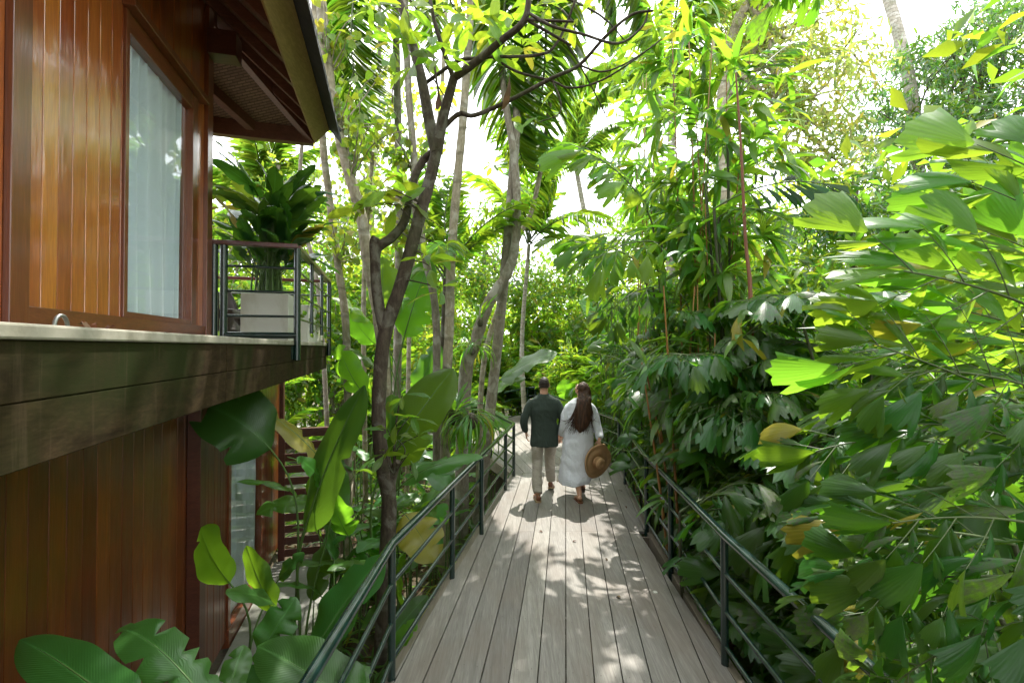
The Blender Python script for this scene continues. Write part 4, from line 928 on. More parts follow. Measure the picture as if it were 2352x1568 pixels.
V = np.concatenate(hr.V); keep = V[:, 1] > .045; V[keep & (V[:, 2] < .05), 1] = .045; V = (V * .98) @ RH.T + hc; hr.V = [V]
remeshed(hr, 'hair', M['hair_m'], man, Mm, .006, 3, .003, (60, 60, 60)); eyes(man, hc, RH, Mm)
# ---- woman
wo = np.array((.975, 6.72, 0)); wom = thing('person', 'woman seen from behind with long brown hair and white linen dress, looking up', 'person', wo); Mw_ = Matrix.Translation(Vector(wo))
RW = rotm(R(38), R(30), R(0)); hw = np.array((.055, .03, 1.575))
b = Geo(); head(b, hw, RW, .96); lim(b, [(.02, -.01, 1.36), (.035, .0, 1.45), (.05, .025, 1.54)], [.06, .050, .050])
lim(b, [(0, 0, .85), (0, 0, 1.1), (.01, 0, 1.28), (.02, -.005, 1.39)], [.15, .13, .14, .07], flat=.66)
BL = [(-.135, -.005, 1.345), (-.19, -.02, 1.22), (-.215, -.02, 1.07), (-.235, .02, .97), (-.245, .05, .885)]; BR = [(.17, -.005, 1.345), (.235, -.02, 1.20), (.272, -.05, 1.04), (.284, -.10, .94), (.278, -.165, .875)]
for A in (BL, BR): lim(b, A, [.043, .040, .034, .029, .024])
hand(b, BL[-1], (-.15, .05, -1), (-.6, .4, 0), (.3, 1, 0), .45, .9); hand(b, BR[-1], (-.06, -.12, -1), (-.8, -.5, 0), (0, 1, .2), .75, .9)
wl, wr = np.array((-.015, -.21, 0)), np.array((.105, .28, 0))
KL = [(-.075, 0, .86), (-.07, .0, .66), (-.05, -.02, .48), (-.03, -.11, .28), (-.012, -.215, .085)]; KR = [(.08, 0, .86), (.09, .06, .66), (.095, .14, .49), (.10, .18, .28), (.105, .20, .13)]
for A in (KL, KR): lim(b, A, [.085, .072, .052, .050, .031])
for p, yaw, pit in ((wl, R(8), 0), (wr, R(-6), R(-24))):
    R3 = rotm(yaw, pit); q = np.array([(0, -.045, .035), (0, -.03, .045), (0, .03, .045), (0, .09, .030), (0, .14, .024)]) @ R3.T + p + (0, -.01, .012 if pit == 0 else .055)
    eloft(b, q, [.025, .031, .034, .042, .040], [.026, .036, .034, .022, .014], R3[:, 0], 14)
    for k, x in enumerate((-.030, -.013, .003, .018, .031)):
        s_ = -1 if x < 0 else 1; e = np.array([(x, .125, .020), (x * 1.03, .165 - .02 * abs(x) * 10 * (1 if True else 0), .016)]) @ R3.T + p + (0, -.01, .012 if pit == 0 else .055); eloft(b, e, [.010, .008], [.009, .008], R3[:, 0], 8)
remeshed(b, 'body', M['skin'], wom, Mw_, .0055, 3)
d = Geo(); zz = [.22, .27, .42, .60, .80, .97, 1.12, 1.25, 1.335, 1.385, 1.42, 1.445]
eloft(d, [(-.035 * (1 - min(1, z)) * 2 + .012, -.01 + (.02 if z < .5 else 0), z) for z in zz], [.235, .245, .240, .232, .222, .212, .198, .196, .185, .15, .10, .07], [.235, .235, .20, .17, .152, .148, .135, .13, .115, .098, .08, .065], sides=32)
for A, sg in ((BL, -1), (BR, 1)): lim(d, [(sg * .09 + .018, -.005, 1.31), (sg * .148 + .018, -.006, 1.308)] + [np.array(p) for p in A[1:4]] + [np.array(A[4]) + (0, 0, .012)], [.07, .066, .064, .064, .060, .046])
def hem(co):
    k = np.clip((.45 - co[:, 2]) / .3, 0, 1); ang = np.arctan2(co[:, 1], co[:, 0] + .03); f = 1 + k * .05 * np.sin(ang * 7 + 1); co = co.copy(); co[:, 0] = (co[:, 0] + .03) * f - .03; co[:, 1] *= f; co[:, 2] += k * .05 * np.cos(ang - .2) * (co[:, 2] < .5); return co
remeshed(d, 'dress', M['dress'], wom, Mw_, .009, 3, .016, (6, 6, 3.5), hem)
for p, yaw, pit, zz0 in ((wl, R(8), 0, 0), (wr, R(-6), R(-24), .042)):
    R3 = rotm(yaw, pit); s = Geo(); out = [(-.075, .026), (-.05, .036), (.0, .036), (.06, .042), (.12, .048), (.155, .042), (.175, .022)]; s.prism([(a, y) for y, a in out] + [(-a, y) for y, a in out[::-1]], 0, .016, 0)
    V = np.concatenate(s.V); s.V = [V @ R3.T + p + (0, -.01, zz0)]; so_ = put(s.mesh('sandal', M['shoe'], False), 'sandal', wom, Mw_)
    s = Geo()
    for sx in (-1, 1): s.tube(spline(np.array([(-.012 * sx * 0, .105, .03), (sx * .022, .075, .058), (sx * .040, .03, .030), (sx * .040, .0, .012)]) @ R3.T + p + (0, -.01, zz0 + .006), 5), .0055, 6)
    o = put(s.mesh('strap', M['shoe']), 'strap', so_, Matrix.Identity(4)); o.parent = so_; o.matrix_basis = Matrix.Identity(4)
hr = Geo(); z = np.linspace(-.35, 1, 10); sq = np.sqrt(np.maximum(.02, 1 - np.abs(z) ** 2.3)); eloft(hr, [(0, -.020, q * .118 + .010) for q in z], .084 * sq, .092 * sq, sides=26)
V = np.concatenate(hr.V); V = V @ RW.T * .99 + hw; hr.V = [V]
back = hw + RW @ np.array((0, -.085, .0)); eloft(hr, sm([hw + RW @ np.array((0, -.05, .07)), back + (.0, -.02, -.03), (.070, -.125, 1.42), (.060, -.150, 1.28), (.035, -.155, 1.14), (.015, -.150, 1.03), (.01, -.145, .95)], 4), np.interp(np.linspace(0, 1, 25), [0, .2, .45, .7, .88, 1], [.06, .092, .118, .11, .07, .012]), np.interp(np.linspace(0, 1, 25), [0, .2, .5, .8, 1], [.04, .055, .045, .03, .008]), sides=24)
hm = remeshed(hr, 'hair', M['hair_w'], wom, Mw_, .008, 2, .012, (26, 26, 2.2))
r = np.random.RandomState(5); st = Geo()
for k in range(300):
    u = r.uniform(-1, 1); dep = r.uniform(.35, 1) * math.sqrt(max(.05, 1 - u * u)); a0 = hw + RW @ np.array((u * .075, -.055 * dep - .02, .055 * (1 - abs(u)))); e = r.uniform(.96, 1.22); lat = r.normal(0, .042)
    S = spline([a0, (.065 + u * .09, -.10 - .045 * dep, 1.44), (.058 + u * .105 + lat * .5, -.14 - .035 * dep, 1.28), (.03 + u * .10 + lat - .03 * max(0, -u), -.15 - .03 * dep, 1.12 + .05 * r.rand()), (.012 + u * .085 + lat * 2 - .06 * max(0, -u), -.15 - .02 * dep, e - .02)], 4)
    st.tube(S, np.linspace(.0055, .0012, len(S)) * r.uniform(.6, 1.5), 5)
o = put(st.mesh('strand', M['hair_w']), 'strands', hm, Matrix.Identity(4)); o.parent = hm; o.matrix_basis = Matrix.Identity(4)
eyes(wom, hw, RW, Mw_)
# ---- hat held by its brim
hp = wo + np.array((.25, -.175, .555)); Rz = rotm(R(24), R(98), R(6)); hat = thing('straw_hat', 'wide brimmed woven straw hat held by its brim in the hand of the woman', 'hat', hp); Mh = M4(Rz, hp)
def lathe(prof, sides=64, warp=None):
    V = []; a = np.linspace(0, 2 * math.pi, sides, endpoint=False)
    for r_, z_ in prof:
        for q in a:
            p = np.array((r_ * math.cos(q), r_ * math.sin(q), z_)); V.append(warp(p, q, r_) if warp else p)
    g = Geo(); g.add(V, [(i * sides + j, i * sides + (j + 1) % sides, (i + 1) * sides + (j + 1) % sides, (i + 1) * sides + j) for i in range(len(prof) - 1) for j in range(sides)]); return g
def wp(p, q, r_):
    k = max(0, (r_ - .1) / .14); f = math.exp(-((math.atan2(math.sin(q - 1.35), math.cos(q - 1.35))) / .38) ** 2); s = 1 + .17 * k * f
    return np.array((p[0] * s * (1 - .08 * f * k), p[1] * s, p[2] + k * (.022 * math.sin(2 * q + .6) + .03 * f)))
g = lathe([(r_, .006 * math.sin(r_ * 60)) for r_ in np.linspace(.088, .235, 14)] + [(.238, -.004)], 64, wp); o = put(g.mesh('brim', M['straw']), 'brim', hat, Mh); m = o.modifiers.new('thick', 'SOLIDIFY'); m.thickness = .004
g = lathe([(.0885, 0), (.086, .03), (.082, .06), (.076, .085), (.062, .102), (.040, .107), (.018, .101), (.001, .098)], 48); put(g.mesh('crown', M['straw']), 'crown', hat, Mh)
# ================================================================= TREES NEAR THE WALK
def path(pts, Y=None): return np.array([W(p[0], p[1], p[2] if len(p) > 2 else Y) for p in pts])
def gbase(vx, Y): p = W(vx, 800, Y); return np.array((p[0], Y, GZ))
def rosette(g, p, d, n, L, r, T=OBLONG):
    p = np.array(p, float); d = nrm(d); m = frame(d); ph = r.uniform(0, 6.28); Ds = []; Ps = []
    for k in range(n):
        a = ph + k * 2.4; e = r.uniform(-.25, .75); dd = m[:, 0] * math.cos(a) * math.cos(e) + m[:, 2] * math.sin(a) * math.cos(e) + d * math.sin(e); dd = dd - np.array((0, 0, r.uniform(0, .45))); Ds.append(nrm(dd)); Ps.append(p + nrm(dd) * .03 - d * r.uniform(0, .05))
    cloud_leaves(g, T, np.array(Ps), np.array(Ds), L, r, rollj=.4, upj=.35)
def twig(g, a, b, r, r0=.009): limb_to(g, r, a, b, r0, r0 * .5, wig=.08, sides=5, n=4)
r = np.random.RandomState(21)
t1 = thing('shade_tree', 'leaning dark trunked tree by the left railing, forking high over the boardwalk', 'tree', gbase(880, 4.3))
g = Geo()
tk = spline(path([(872, 1630, 4.3), (880, 1480, 4.3), (888, 1300, 4.3), (893, 1140, 4.3), (872, 1010, 4.3), (872, 880, 4.32), (885, 765, 4.35), (925, 640, 4.4), (963, 500, 4.45), (988, 410, 4.5), (1003, 350, 4.5)]), 7)
rr = np.interp(np.linspace(0, 1, len(tk)), [0, .3, .34, .38, .6, 1], [.09, .070, .082, .066, .066, .056]) * (1 + .025 * np.sin(np.arange(len(tk)) * 1.7)); g.tube(tk, rr, 14)
LB = [([(1003, 352, 4.5), (985, 270, 4.55), (968, 180, 4.6), (945, 90, 4.65), (922, 15, 4.7), (905, -60, 4.7)], .064, .034),
      ([(1003, 352, 4.5), (1018, 270, 4.45), (1042, 180, 4.4)], .056, .044), ([(1042, 180, 4.4), (1020, 120, 4.35), (998, 50, 4.3), (983, -30, 4.3)], .026, .016),
      ([(1042, 180, 4.4), (1090, 145, 4.3), (1150, 95, 4.2), (1205, 45, 4.1), (1217, -40, 4.1)], .040, .026), ([(1205, 45, 4.1), (1260, 48, 4.05), (1318, 50, 4.0)], .015, .010),
      ([(978, 191, 4.8), (1049, 142, 4.6), (1095, 134, 4.5), (1131, 131, 4.4), (1240, 126, 4.3), (1281, 96, 4.3), (1317, 14, 4.2), (1330, -40, 4.2)], .020, .010),
      ([(1012, 300, 4.5), (1054, 262, 4.45), (1090, 265, 4.4), (1172, 230, 4.3), (1267, 180, 4.2), (1330, 150, 4.1), (1390, 85, 4.0), (1450, 35, 3.9), (1500, 25, 3.9)], .026, .010),
      ([(1131, 131, 4.4), (1185, 164, 4.4), (1267, 186, 4.35), (1308, 202, 4.3), (1370, 190, 4.3), (1440, 150, 4.2), (1520, 90, 4.2)], .014, .007), ([(1213, 30, 4.1), (1267, 60, 4.0), (1338, 79, 4.0), (1420, 100, 3.9), (1475, 62, 3.9), (1490, 20, 3.9)], .015, .008),
      ([(1215, 49, 4.1), (1281, 87, 4.1), (1312, 105, 4.1)], .015, .010), ([(1270, 189, 4.2), (1286, 227, 4.2), (1284, 262, 4.2), (1240, 280, 4.2)], .009, .005), ([(1330, 150, 4.1), (1380, 165, 4.1), (1430, 150, 4.1), (1495, 110, 4.1)], .010, .006),
      ([(885, 772, 4.35), (868, 690, 4.4), (862, 620, 4.42), (866, 572, 4.44), (900, 545, 4.45), (930, 505, 4.5), (944, 430, 4.55), (970, 372, 4.6), (1000, 345, 4.52)], .055, .036), ([(862, 620, 4.42), (858, 560, 4.4), (864, 545, 4.4)], .045, .038),
      ([(893, 1130, 4.3), (905, 1080, 4.28), (915, 1060, 4.26)], .05, .035), ([(990, 90, 4.6), (1005, 200, 4.55), (1020, 270, 4.5)], .012, .01)]
for pts, a, b in LB: P = spline(path(pts), 6); g.tube(P, np.linspace(a, b, len(P)), 9)
gl = Geo()
RO = [(930, 10, 9), (985, 20, 7), (1050, 30, 9), (1110, 22, 11), (962, 115, 8), (905, 98, 8), (995, 80, 6), (1062, 62, 9), (1142, 66, 10), (862, 52, 8), (1170, 25, 9), (1222, 12, 8), (945, 150, 8), (1018, 128, 7), (1078, 38, 8), (1268, 120, 5), (1292, 22, 7), (1150, 120, 6), (920, 60, 8), (1205, 85, 5), (1240, 30, 5), (1172, 272, 2), (1238, 256, 3),
      (1330, 30, 4), (1030, 90, 5), (880, 20, 9), (840, 20, 5), (1120, 80, 6), (1000, 10, 8), (1260, 10, 6)]
for vx, vy, n in RO: rosette(gl, W(vx, vy, r.uniform(4.0, 4.9)), (r.normal(0, .5), r.normal(0, .4) - .3, .5), max(2, int(n * .75)), .29, r)
for vx, vy, n, Y, s in [(858, 438, 8, 4.3, .33), (905, 470, 6, 4.4, .27), (822, 470, 5, 4.3, .30), (890, 430, 5, 4.2, .28), (1005, 560, 5, 4.6, .25), (985, 610, 5, 4.4, .27), (1010, 660, 5, 4.3, .27), (978, 585, 4, 4.3, .25), (940, 450, 4, 4.4, .24), (1010, 520, 4, 4.5, .22)]:
    p = W(vx, vy, Y); rosette(gl, p, (r.normal(0, .3), -.3, .8), n, s, r); q = tk[np.argmin(np.linalg.norm(tk - p, axis=1))]; twig(g, q, p, r)
for k in range(28):                            # the crown goes on above the picture and throws the dappled shade
    p = np.array((r.uniform(-1.8, 2.3), r.uniform(4.2, 9.0), r.uniform(5.7, 8.2))); rosette(gl, p, (0, 0, 1), r.randint(6, 12), .27, r)
    if k % 3 == 0: twig(g, W(1215, -40, 4.1) if p[0] > 0 else W(905, -60, 4.7), p, r, .016)
for vx, vy in [(940, 905), (925, 960), (905, 985), (960, 950), (930, 1010), (975, 1000), (900, 1035), (955, 1040)]: rosette(gl, W(vx - 15, vy, 4.05), (0, -.2, 1), 4, .19, r); twig(g, W(905, 1090, 4.2), W(vx - 15, vy, 4.05), r, .008)
g.obj('trunk', M['bark_dark'], t1); gl.obj('crown', M['plume'], t1)
for q, d in (((907, 190, 4.4), (-.3, 0, -1.0)), ((1170, 175, 4.2), (0, 0, -1.0)), ((1005, 215, 4.5), (.1, 0, -1.0))): g = Geo(); cloud_leaves(g, OBLONG, path([q]), np.array([d]), .26, r, rollj=.2); g.obj('withered_leaf', M['deadleaf'], t1)
# slender pale stems on the left: (path, depth, radii, label, crown blobs in the picture)
SL = [([(895, 1331), (885, 900), (868, 720), (845, 600), (830, 500), (802, 400), (777, 300), (752, 150), (737, 0), (730, -120)], 6.5, .088, .07, 'pale grey trunk leaning out past the roof corner, thickest stem left of the dark tree', 'bark_pale', [(840, 180, .8), (800, 60, .8), (850, 330, .7)]),
      ([(800, 1290), (797, 800), (775, 600), (752, 420), (742, 330), (722, 0), (715, -120)], 7.0, .06, .05, 'thin pale stem just right of the roof corner, behind the leaning pale trunk', 'bark_pale', [(760, 540, .6)]),
      ([(1020, 1307), (1022, 1100), (1025, 900), (1032, 750), (1036, 600), (1050, 420), (1065, 254), (1080, 25), (1085, -120)], 6.8, .08, .055, 'straight pale brown trunk with a fern perched on it, right of the dark tree', 'bark_pale', [(1040, -160, 1.2)]),
      ([(1098, 1150), (1108, 860), (1150, 690), (1190, 550), (1222, 482), (1247, 355), (1278, 100), (1290, -120)], 8.6, .055, .04, 'thin light stem slanting up to the right behind the curving trunk', 'bark_pale', [(1290, -180, 1.2)]),
      ([(1058, 1260), (1068, 880), (1090, 792), (1121, 700), (1161, 635), (1182, 574), (1187, 457), (1180, 355), (1152, 150), (1155, -120)], 7.5, .12, .045, 'thick mossy grey trunk that curves out to the right and then rises', 'bark_grey', [(1150, -200, 1.5)]),
      ([(1004, 1290), (1003, 900), (1000, 711), (975, 584), (955, 480), (950, 355), (938, 203), (930, 0), (926, -120)], 7.0, .062, .05, 'slim grey brown trunk directly behind the fork of the dark tree', 'bark_grey', [(905, 300, .6), (900, 520, .5)]),
      ([(842, 1180), (835, 700), (850, 420), (868, 260), (872, 60), (870, -120)], 9.0, .05, .035, 'very thin distant stem among heart shaped leaves left of the dark tree', 'bark_pale', [(880, 260, .9), (890, 440, .9), (840, 400, .8), (820, 250, .8)]),
      ([(762, 1120), (735, 700), (700, 520), (690, 380), (712, 200)], 9.5, .05, .035, 'thin leaning stem rising behind the balcony plant', 'bark_grey', [(700, 420, .9)]),
      ([(935, 1060), (945, 640), (985, 380), (1012, 240), (1025, 0), (1030, -100)], 10.0, .05, .04, 'far thin stem seen between the two limbs of the dark tree', 'bark_pale', [(960, 430, .9), (1000, 300, .7)])]
HEARTS = []
for i, (pts, Y, r0, r1, lb, bm, bl) in enumerate(SL):
    b = gbase(pts[0][0], Y); t = thing('slender_tree', lb, 'tree', b, 0, 'slender trees left of the boardwalk'); g = Geo(); P = spline(np.vstack((b[None], path(pts[1:], Y))), 7)
    g.tube(P, np.linspace(r0, r1, len(P)) * (1 + .05 * np.sin(np.arange(len(P)) * 2.1 + i)), 11); gl = Geo(); rj = np.random.RandomState(300 + i)
    for vx, vy, rad in bl:
        c = W(vx, vy, Y); k = np.argmin(np.linalg.norm(P - c, axis=1)); k = max(len(P) // 3, k - 5)
        for _ in range(9):
            e = c + nrm(rj.normal(0, 1, 3)) * rad * rj.uniform(.4, 1.3); Q = limb_to(g, rj, P[k], e, .014, .004, sides=5, n=5); n = rj.randint(9, 16) if vy > 0 else 60
            f = rj.uniform(.25, 1, n); pp = np.array([along(Q, q)[0] for q in f]) + rj.normal(0, .06 if vy > 0 else .35, (n, 3)); dd = rj.normal(0, .6, (n, 3)); dd[:, 2] -= .7
            cloud_leaves(gl, HEART, pp, dd, .135, rj, upj=.9, rollj=.5)
    g.obj('trunk', M[bm], t); gl.obj('crown', M['heart'], t)
# ================================================================= EPIPHYTES
def strapfern(name, label, cat, c, n, L, w, seed, hang, up, mat='strap', wave=.1, ball_r=.10):
    rj = np.random.RandomState(seed); c = np.array(c, float); t = thing(name, label, cat, c); g = Geo(); P = []; D = []; S = []
    for k in range(n):
        a = 6.283 * k / n * 1.618 + rj.normal(0, .2); e = rj.uniform(*up); d = np.array((math.cos(a) * math.cos(e), math.sin(a) * math.cos(e), math.sin(e)))
        g.inst(blade(w * rj.uniform(.7, 1.2), 10, .55, .3, hang * rj.uniform(.7, 1.4), .04, wave), frame(d, nrm(np.array((0, 0, 1)) + rj.normal(0, .15, 3))) * L * rj.uniform(.6, 1.1), c + d * .05, rj.rand(), 0)
    g.obj('fronds', M[mat], t); g = Geo(); ball(g, c - (0, 0, .05), (ball_r, ball_r, ball_r * 1.2)); g.obj('root_ball', M['bark_dark'], t); return t
strapfern('birds_nest_fern', 'birds nest fern with an upright rosette of broad leaves perched on a trunk', 'fern', W(1045, 950, 6.55), 26, .52, .17, 1, .8, (.3, 1.2), 'strap')
strapfern('strap_fern', 'dense tuft of long drooping strap leaves hanging below the birds nest fern', 'fern', W(1082, 958, 6.4), 130, .72, .05, 2, 2.1, (-.5, .7), 'strap', .02)
strapfern('strap_fern', 'small tuft of thin strap leaves growing on the lower bend of the thick mossy trunk', 'fern', W(1085, 800, 7.38), 60, .55, .06, 3, 1.8, (-.2, 1.2), 'strap', .02, .05)
strapfern('strap_fern', 'tuft of upright strap leaves on the mossy trunk above the smaller drooping tuft', 'fern', W(1103, 735, 7.38), 26, .5, .07, 4, .8, (.1, 1.4), 'strap', .02, .05)
# ================================================================= BIG LEAVED PLANTS ON THE LEFT
def hplant(label, bx, bY, leaves, name='heliconia', cat='plant', group='big leaved plants left of the boardwalk'):
    b = gbase(bx, bY) if not isinstance(bx, tuple) else np.array(bx); t = thing(name, label, cat, b, 0, group); g = Geo()
    for i, L in enumerate(leaves):
        (x0, y0, Y0), (x1, y1, Y1), wpx, up, mat, kw = L; kw = dict(kw); st = kw.pop('stalk', True)
        hero_leaf(g, t, W(x0, y0, Y0), W(x1, y1, Y1), wpx * (Y0 + Y1) / 2 / F, up, (b + np.array((.05 * (i % 3 - 1), .04 * (i % 2), 0))) if st else None, mat, seed=int(x0 * 7 + y0) % 9999, **kw)
    if g.n: g.obj('stem', M['stem'], t)
    return t
CAMF = (-.2, -1, .1)
hplant('tall heliconia with a long hanging dark green leaf in front of the slatted screen', 690, 4.7, [((622, 1032, 4.7), (452, 922, 4.5), 190, (.35, -.5, .9), 'banana_dark', dict(droop=.8, tears=1, fold=.3, wave=.03)), ((698, 1222, 4.6), (838, 884, 4.75), 122, (-.55, -.9, .5), 'banana_dark', dict(droop=.25, tears=1, fold=.12, wave=.05)), ((745, 1112, 4.7), (682, 1050, 4.5), 50, (.2, -.5, 1), 'banana', {})])
hplant('heliconia with yellowing torn leaves beside the slatted screen', 765, 5.3, [((748, 1072, 5.2), (562, 920, 5.0), 62, (.5, -.2, .8), 'helyel', dict(tears=6, droop=.6)), ((722, 1150, 5.1), (588, 1182, 4.7), 62, (.1, -.4, 1), 'helyel', dict(tears=5, droop=.9)), ((770, 1190, 5.2), (720, 1085, 5.2), 70, CAMF, 'helyel', {}), ((800, 1230, 5.1), (760, 1130, 5.0), 70, CAMF, 'banana', {})])
hplant('broad leaved banana plant with a bright upright leaf right of the dark trunk', 880, 5.1, [((885, 1068, 5.1), (1042, 846, 5.3), 120, (-.45, -1, .05), 'banana', dict(droop=.35, tears=1, fold=.15, wave=.05, r=.9)), ((905, 1060, 5.2), (900, 905, 5.3), 85, CAMF, 'banana_dark', {}), ((925, 1112, 4.5), (1110, 1050, 4.15), 56, (.05, -.55, 1), 'banana_dark', dict(droop=.7, tears=2)), ((960, 1060, 5.5), (1040, 1130, 5.2), 60, (.2, -.3, 1), 'banana_dark', {}), ((930, 1180, 4.8), (1000, 1290, 4.5), 100, (.3, -.8, .6), 'helyel', dict(droop=.9, tears=4))], 'banana_plant')
hplant('banana plant with glowing backlit leaves behind the dark trunk', 905, 7.2, [((888, 752, 7.2), (878, 590, 7.1), 85, CAMF, 'banana', dict(droop=.3, r=.95)), ((928, 775, 7.2), (988, 596, 7.1), 92, CAMF, 'banana', dict(droop=.3, r=.9)), ((850, 742, 7.3), (762, 684, 7.1), 60, (0, -.4, 1), 'banana', {}), ((835, 905, 6.6), (778, 790, 6.5), 62, CAMF, 'banana', dict(droop=.8)), ((870, 850, 7), (800, 800, 6.8), 50, (0, -.3, 1), 'banana', {}), ((960, 900, 7.2), (1010, 790, 7.2), 60, CAMF, 'banana_dark', {}), ((860, 790, 7.4), (800, 720, 7.2), 55, CAMF, 'banana', {})], 'banana_plant')
hplant('banana plant whose dark broad leaf slants up behind the near left handrail', 790, 3.3, [((712, 1510, 3.2), (884, 1272, 3.5), 120, (-.6, -.8, .5), 'banana_dark', dict(droop=.4, tears=2)), ((820, 1560, 2.9), (700, 1650, 2.6), 100, (0, -.4, 1), 'banana_dark', {}), ((900, 1500, 3.4), (960, 1420, 3.5), 40, (0, -.5, 1), 'banana', {})], 'banana_plant')
hplant('heliconia in the lower left corner with a broad glossy leaf crossed by the handrail', 770, 2.4, [((842, 1640, 2.2), (592, 1482, 2.35), 135, (.15, -.55, 1), 'banana_dark', dict(droop=.55, tears=1)), ((700, 1660, 2.2), (850, 1530, 2.5), 90, (.2, -.5, 1), 'banana_dark', {}), ((640, 1600, 2.5), (690, 1500, 2.6), 60, (.2, -.5, 1), 'banana', {})])
hplant('heliconia below the balcony with a large oval leaf held against the lower wall', 560, 3.5, [((528, 1338, 3.35), (462, 1210, 3.45), 125, (-.4, -.9, .0), 'banana', dict(droop=.5, tears=1, wave=.04)), ((628, 1405, 3.6), (566, 1252, 3.7), 62, CAMF, 'banana', dict(droop=.25, tears=1, r=.97)), ((650, 1400, 3.6), (634, 1470, 3.3), 45, CAMF, 'banana', dict(r=.97)), ((632, 1388, 3.6), (518, 1362, 3.2), 70, (.1, -.5, 1), 'banana_dark', {}), ((600, 1500, 3.2), (680, 1370, 3.4), 80, (.3, -.7, .7), 'banana_dark', dict(tears=5)), ((590, 1600, 3), (640, 1480, 3), 90, (.3, -.6, .7), 'banana_dark', dict(tears=6)), ((640, 1330, 3.9), (700, 1270, 3.9), 40, (.2, -.5, .8), 'banana_dark', {})])
hplant('heliconia at the bottom edge with a smooth and a ragged arching leaf', (-1.02, 1.75, GZ), None, [((318, 1660, 1.85), (46, 1468, 2.05), 108, (.25, -.5, 1), 'banana_dark', dict(droop=.6, tears=0)), ((492, 1640, 2.05), (274, 1442, 2.25), 105, (.4, -.45, .9), 'banana_dark', dict(droop=1.3, tears=9)), ((520, 1600, 2.3), (560, 1480, 2.5), 60, (.3, -.6, .8), 'banana_dark', {})])
hplant('banana plant left of the far boardwalk bend with two wide silvery leaves', 1130, 9.4, [((1148, 872, 9.2), (1280, 810, 9.0), 62, (-.2, -.55, 1), 'banana_dark', dict(droop=.45, tears=1, tipfat=.7)), ((1118, 908, 9.3), (1208, 868, 9.1), 52, (.1, -.4, 1), 'banana_dark', dict(droop=.5)), ((1110, 930, 9.3), (1010, 905, 9.2), 40, (-.1, -.4, 1), 'banana', {}), ((1120, 950, 9.3), (1170, 985, 8.9), 45, (-.1, -.4, 1), 'banana', dict(droop=1))], 'banana_plant')
hplant('small banana plant with one bright upright leaf between the heads of the couple', 1320, 11.8, [((1310, 918, 11.8), (1292, 872, 11.8), 44, CAMF, 'banana', dict(droop=.2, r=.9)), ((1300, 905, 11.9), (1345, 868, 11.8), 30, CAMF, 'banana', {}), ((1380, 935, 10.4), (1372, 888, 10.4), 34, CAMF, 'banana', {}), ((1400, 920, 10.5), (1420, 885, 10.4), 34, CAMF, 'banana', {})], 'banana_plant', group='banana plants beyond the bend')
hplant('banana plant with drooping leaves high behind the far right railing', 1440, 11.0, [((1400, 770, 11), (1330, 690, 10.8), 45, (-.3, -.7, .8), 'banana_dark', {}), ((1420, 800, 11), (1385, 690, 10.9), 50, CAMF, 'banana', {}), ((1470, 760, 11), (1500, 660, 11), 55, CAMF, 'banana_dark', {}), ((1390, 840, 11), (1310, 835, 10.7), 34, (0, -.4, 1), 'banana_dark', {})], 'banana_plant', group='banana plants beyond the bend')
def left_ok(p): return p[0] < np.interp(p[1], [3.05, 7.8, 10.7], [-.88, -.05, -1.1]) - .02 and not (abs(p[0] * .9657 + p[1] * .2597 - (-2.97 * .9657 + 4.43 * .2597)) < .15 and p[1] < 8)
LOW = [(-1.35, 5.2, 8, 'leafy heliconia at the foot of the dark trunk'), (-1.75, 6.0, 9, 'heliconia clump below the hanging dark green leaf'), (-1.05, 6.4, 8, 'heliconia clump beside the third left rail post'), (-2.4, 6.6, 9, 'heliconia growing at the corner of the slatted screen'), (-.85, 7.6, 8, 'heliconia under the hanging strap leaves'), (-1.6, 7.6, 9, 'heliconia thicket behind the fern trunk'), (-2.3, 8.4, 9, 'heliconia behind the end of the slatted screen'), (-1.2, 9.0, 8, 'heliconia near the boardwalk bend, left of the rail corner'),
       (-1.45, 4.0, 6, 'young heliconia in the shade of the near left handrail'), (-1.9, 4.7, 7, 'heliconia at the edge of the house path'), (-3.3, 9.8, 9, 'heliconia by the pale stepping path behind the house'), (-1.65, 10.4, 7, 'low heliconia beside the far left rail'), (-1.3, 3.0, 5, 'small heliconia beneath the bent handrail'), (-1.35, 5.9, 6, 'upright heliconia between two left rail posts')]
for i, (x, y, n, lb) in enumerate(LOW): heliconia(lb, (x, y, GZ), n, 400 + i, (.5, 1.5) if y > 4.5 else (.3, .8), (.45, .85), ('banana', 'banana_dark', 'banana_dark'), 'undergrowth heliconias left of the boardwalk', left_ok)
# balcony plant
bp = np.array(HL(.40, .66, Z1 + .45)); t = thing('potted_plant', 'tall leafy plant with dark green paddle leaves growing in the square white planter', 'plant', bp); g = Geo(); rj = np.random.RandomState(77)
for k in range(90):
    a = rj.uniform(0, 6.28); o = np.array((math.cos(a), math.sin(a), 0)); h = rj.uniform(.35, 1.2); p = bp + o * rj.uniform(.05, .30) * (1.2 - .4 * h) + np.array((0, 0, h)); d = nrm(o * rj.uniform(.25, 1.1) + np.array((0, 0, rj.uniform(.15, 1.2)))); l = rj.uniform(.5, .8)
    e = p + d * l; loc = e[:2] - HC; so_ = loc @ hn; 
    if loc @ hn < .06 and loc @ hh < .2: continue
    petiole(g, bp + np.array((*rj.normal(0, .07, 2), 0)), p, d, .010, .005); put(HLEAF['pot' if rj.rand() < .95 else 'helyel'][rj.randint(4)], 'leaf', t, M4(frame(d, nrm(np.array((0, 0, 1.0)) + rj.normal(0, .3, 3))) * np.array((.72, 1, 1)), p, l))
g.obj('stem', M['stem'], t)
t = thing('ivy', 'trailing small leaved ivy hanging over the long white planter and side rail', 'plant', HL(.6, 1.8, Z1 + .4)); g = Geo(); gl = Geo()
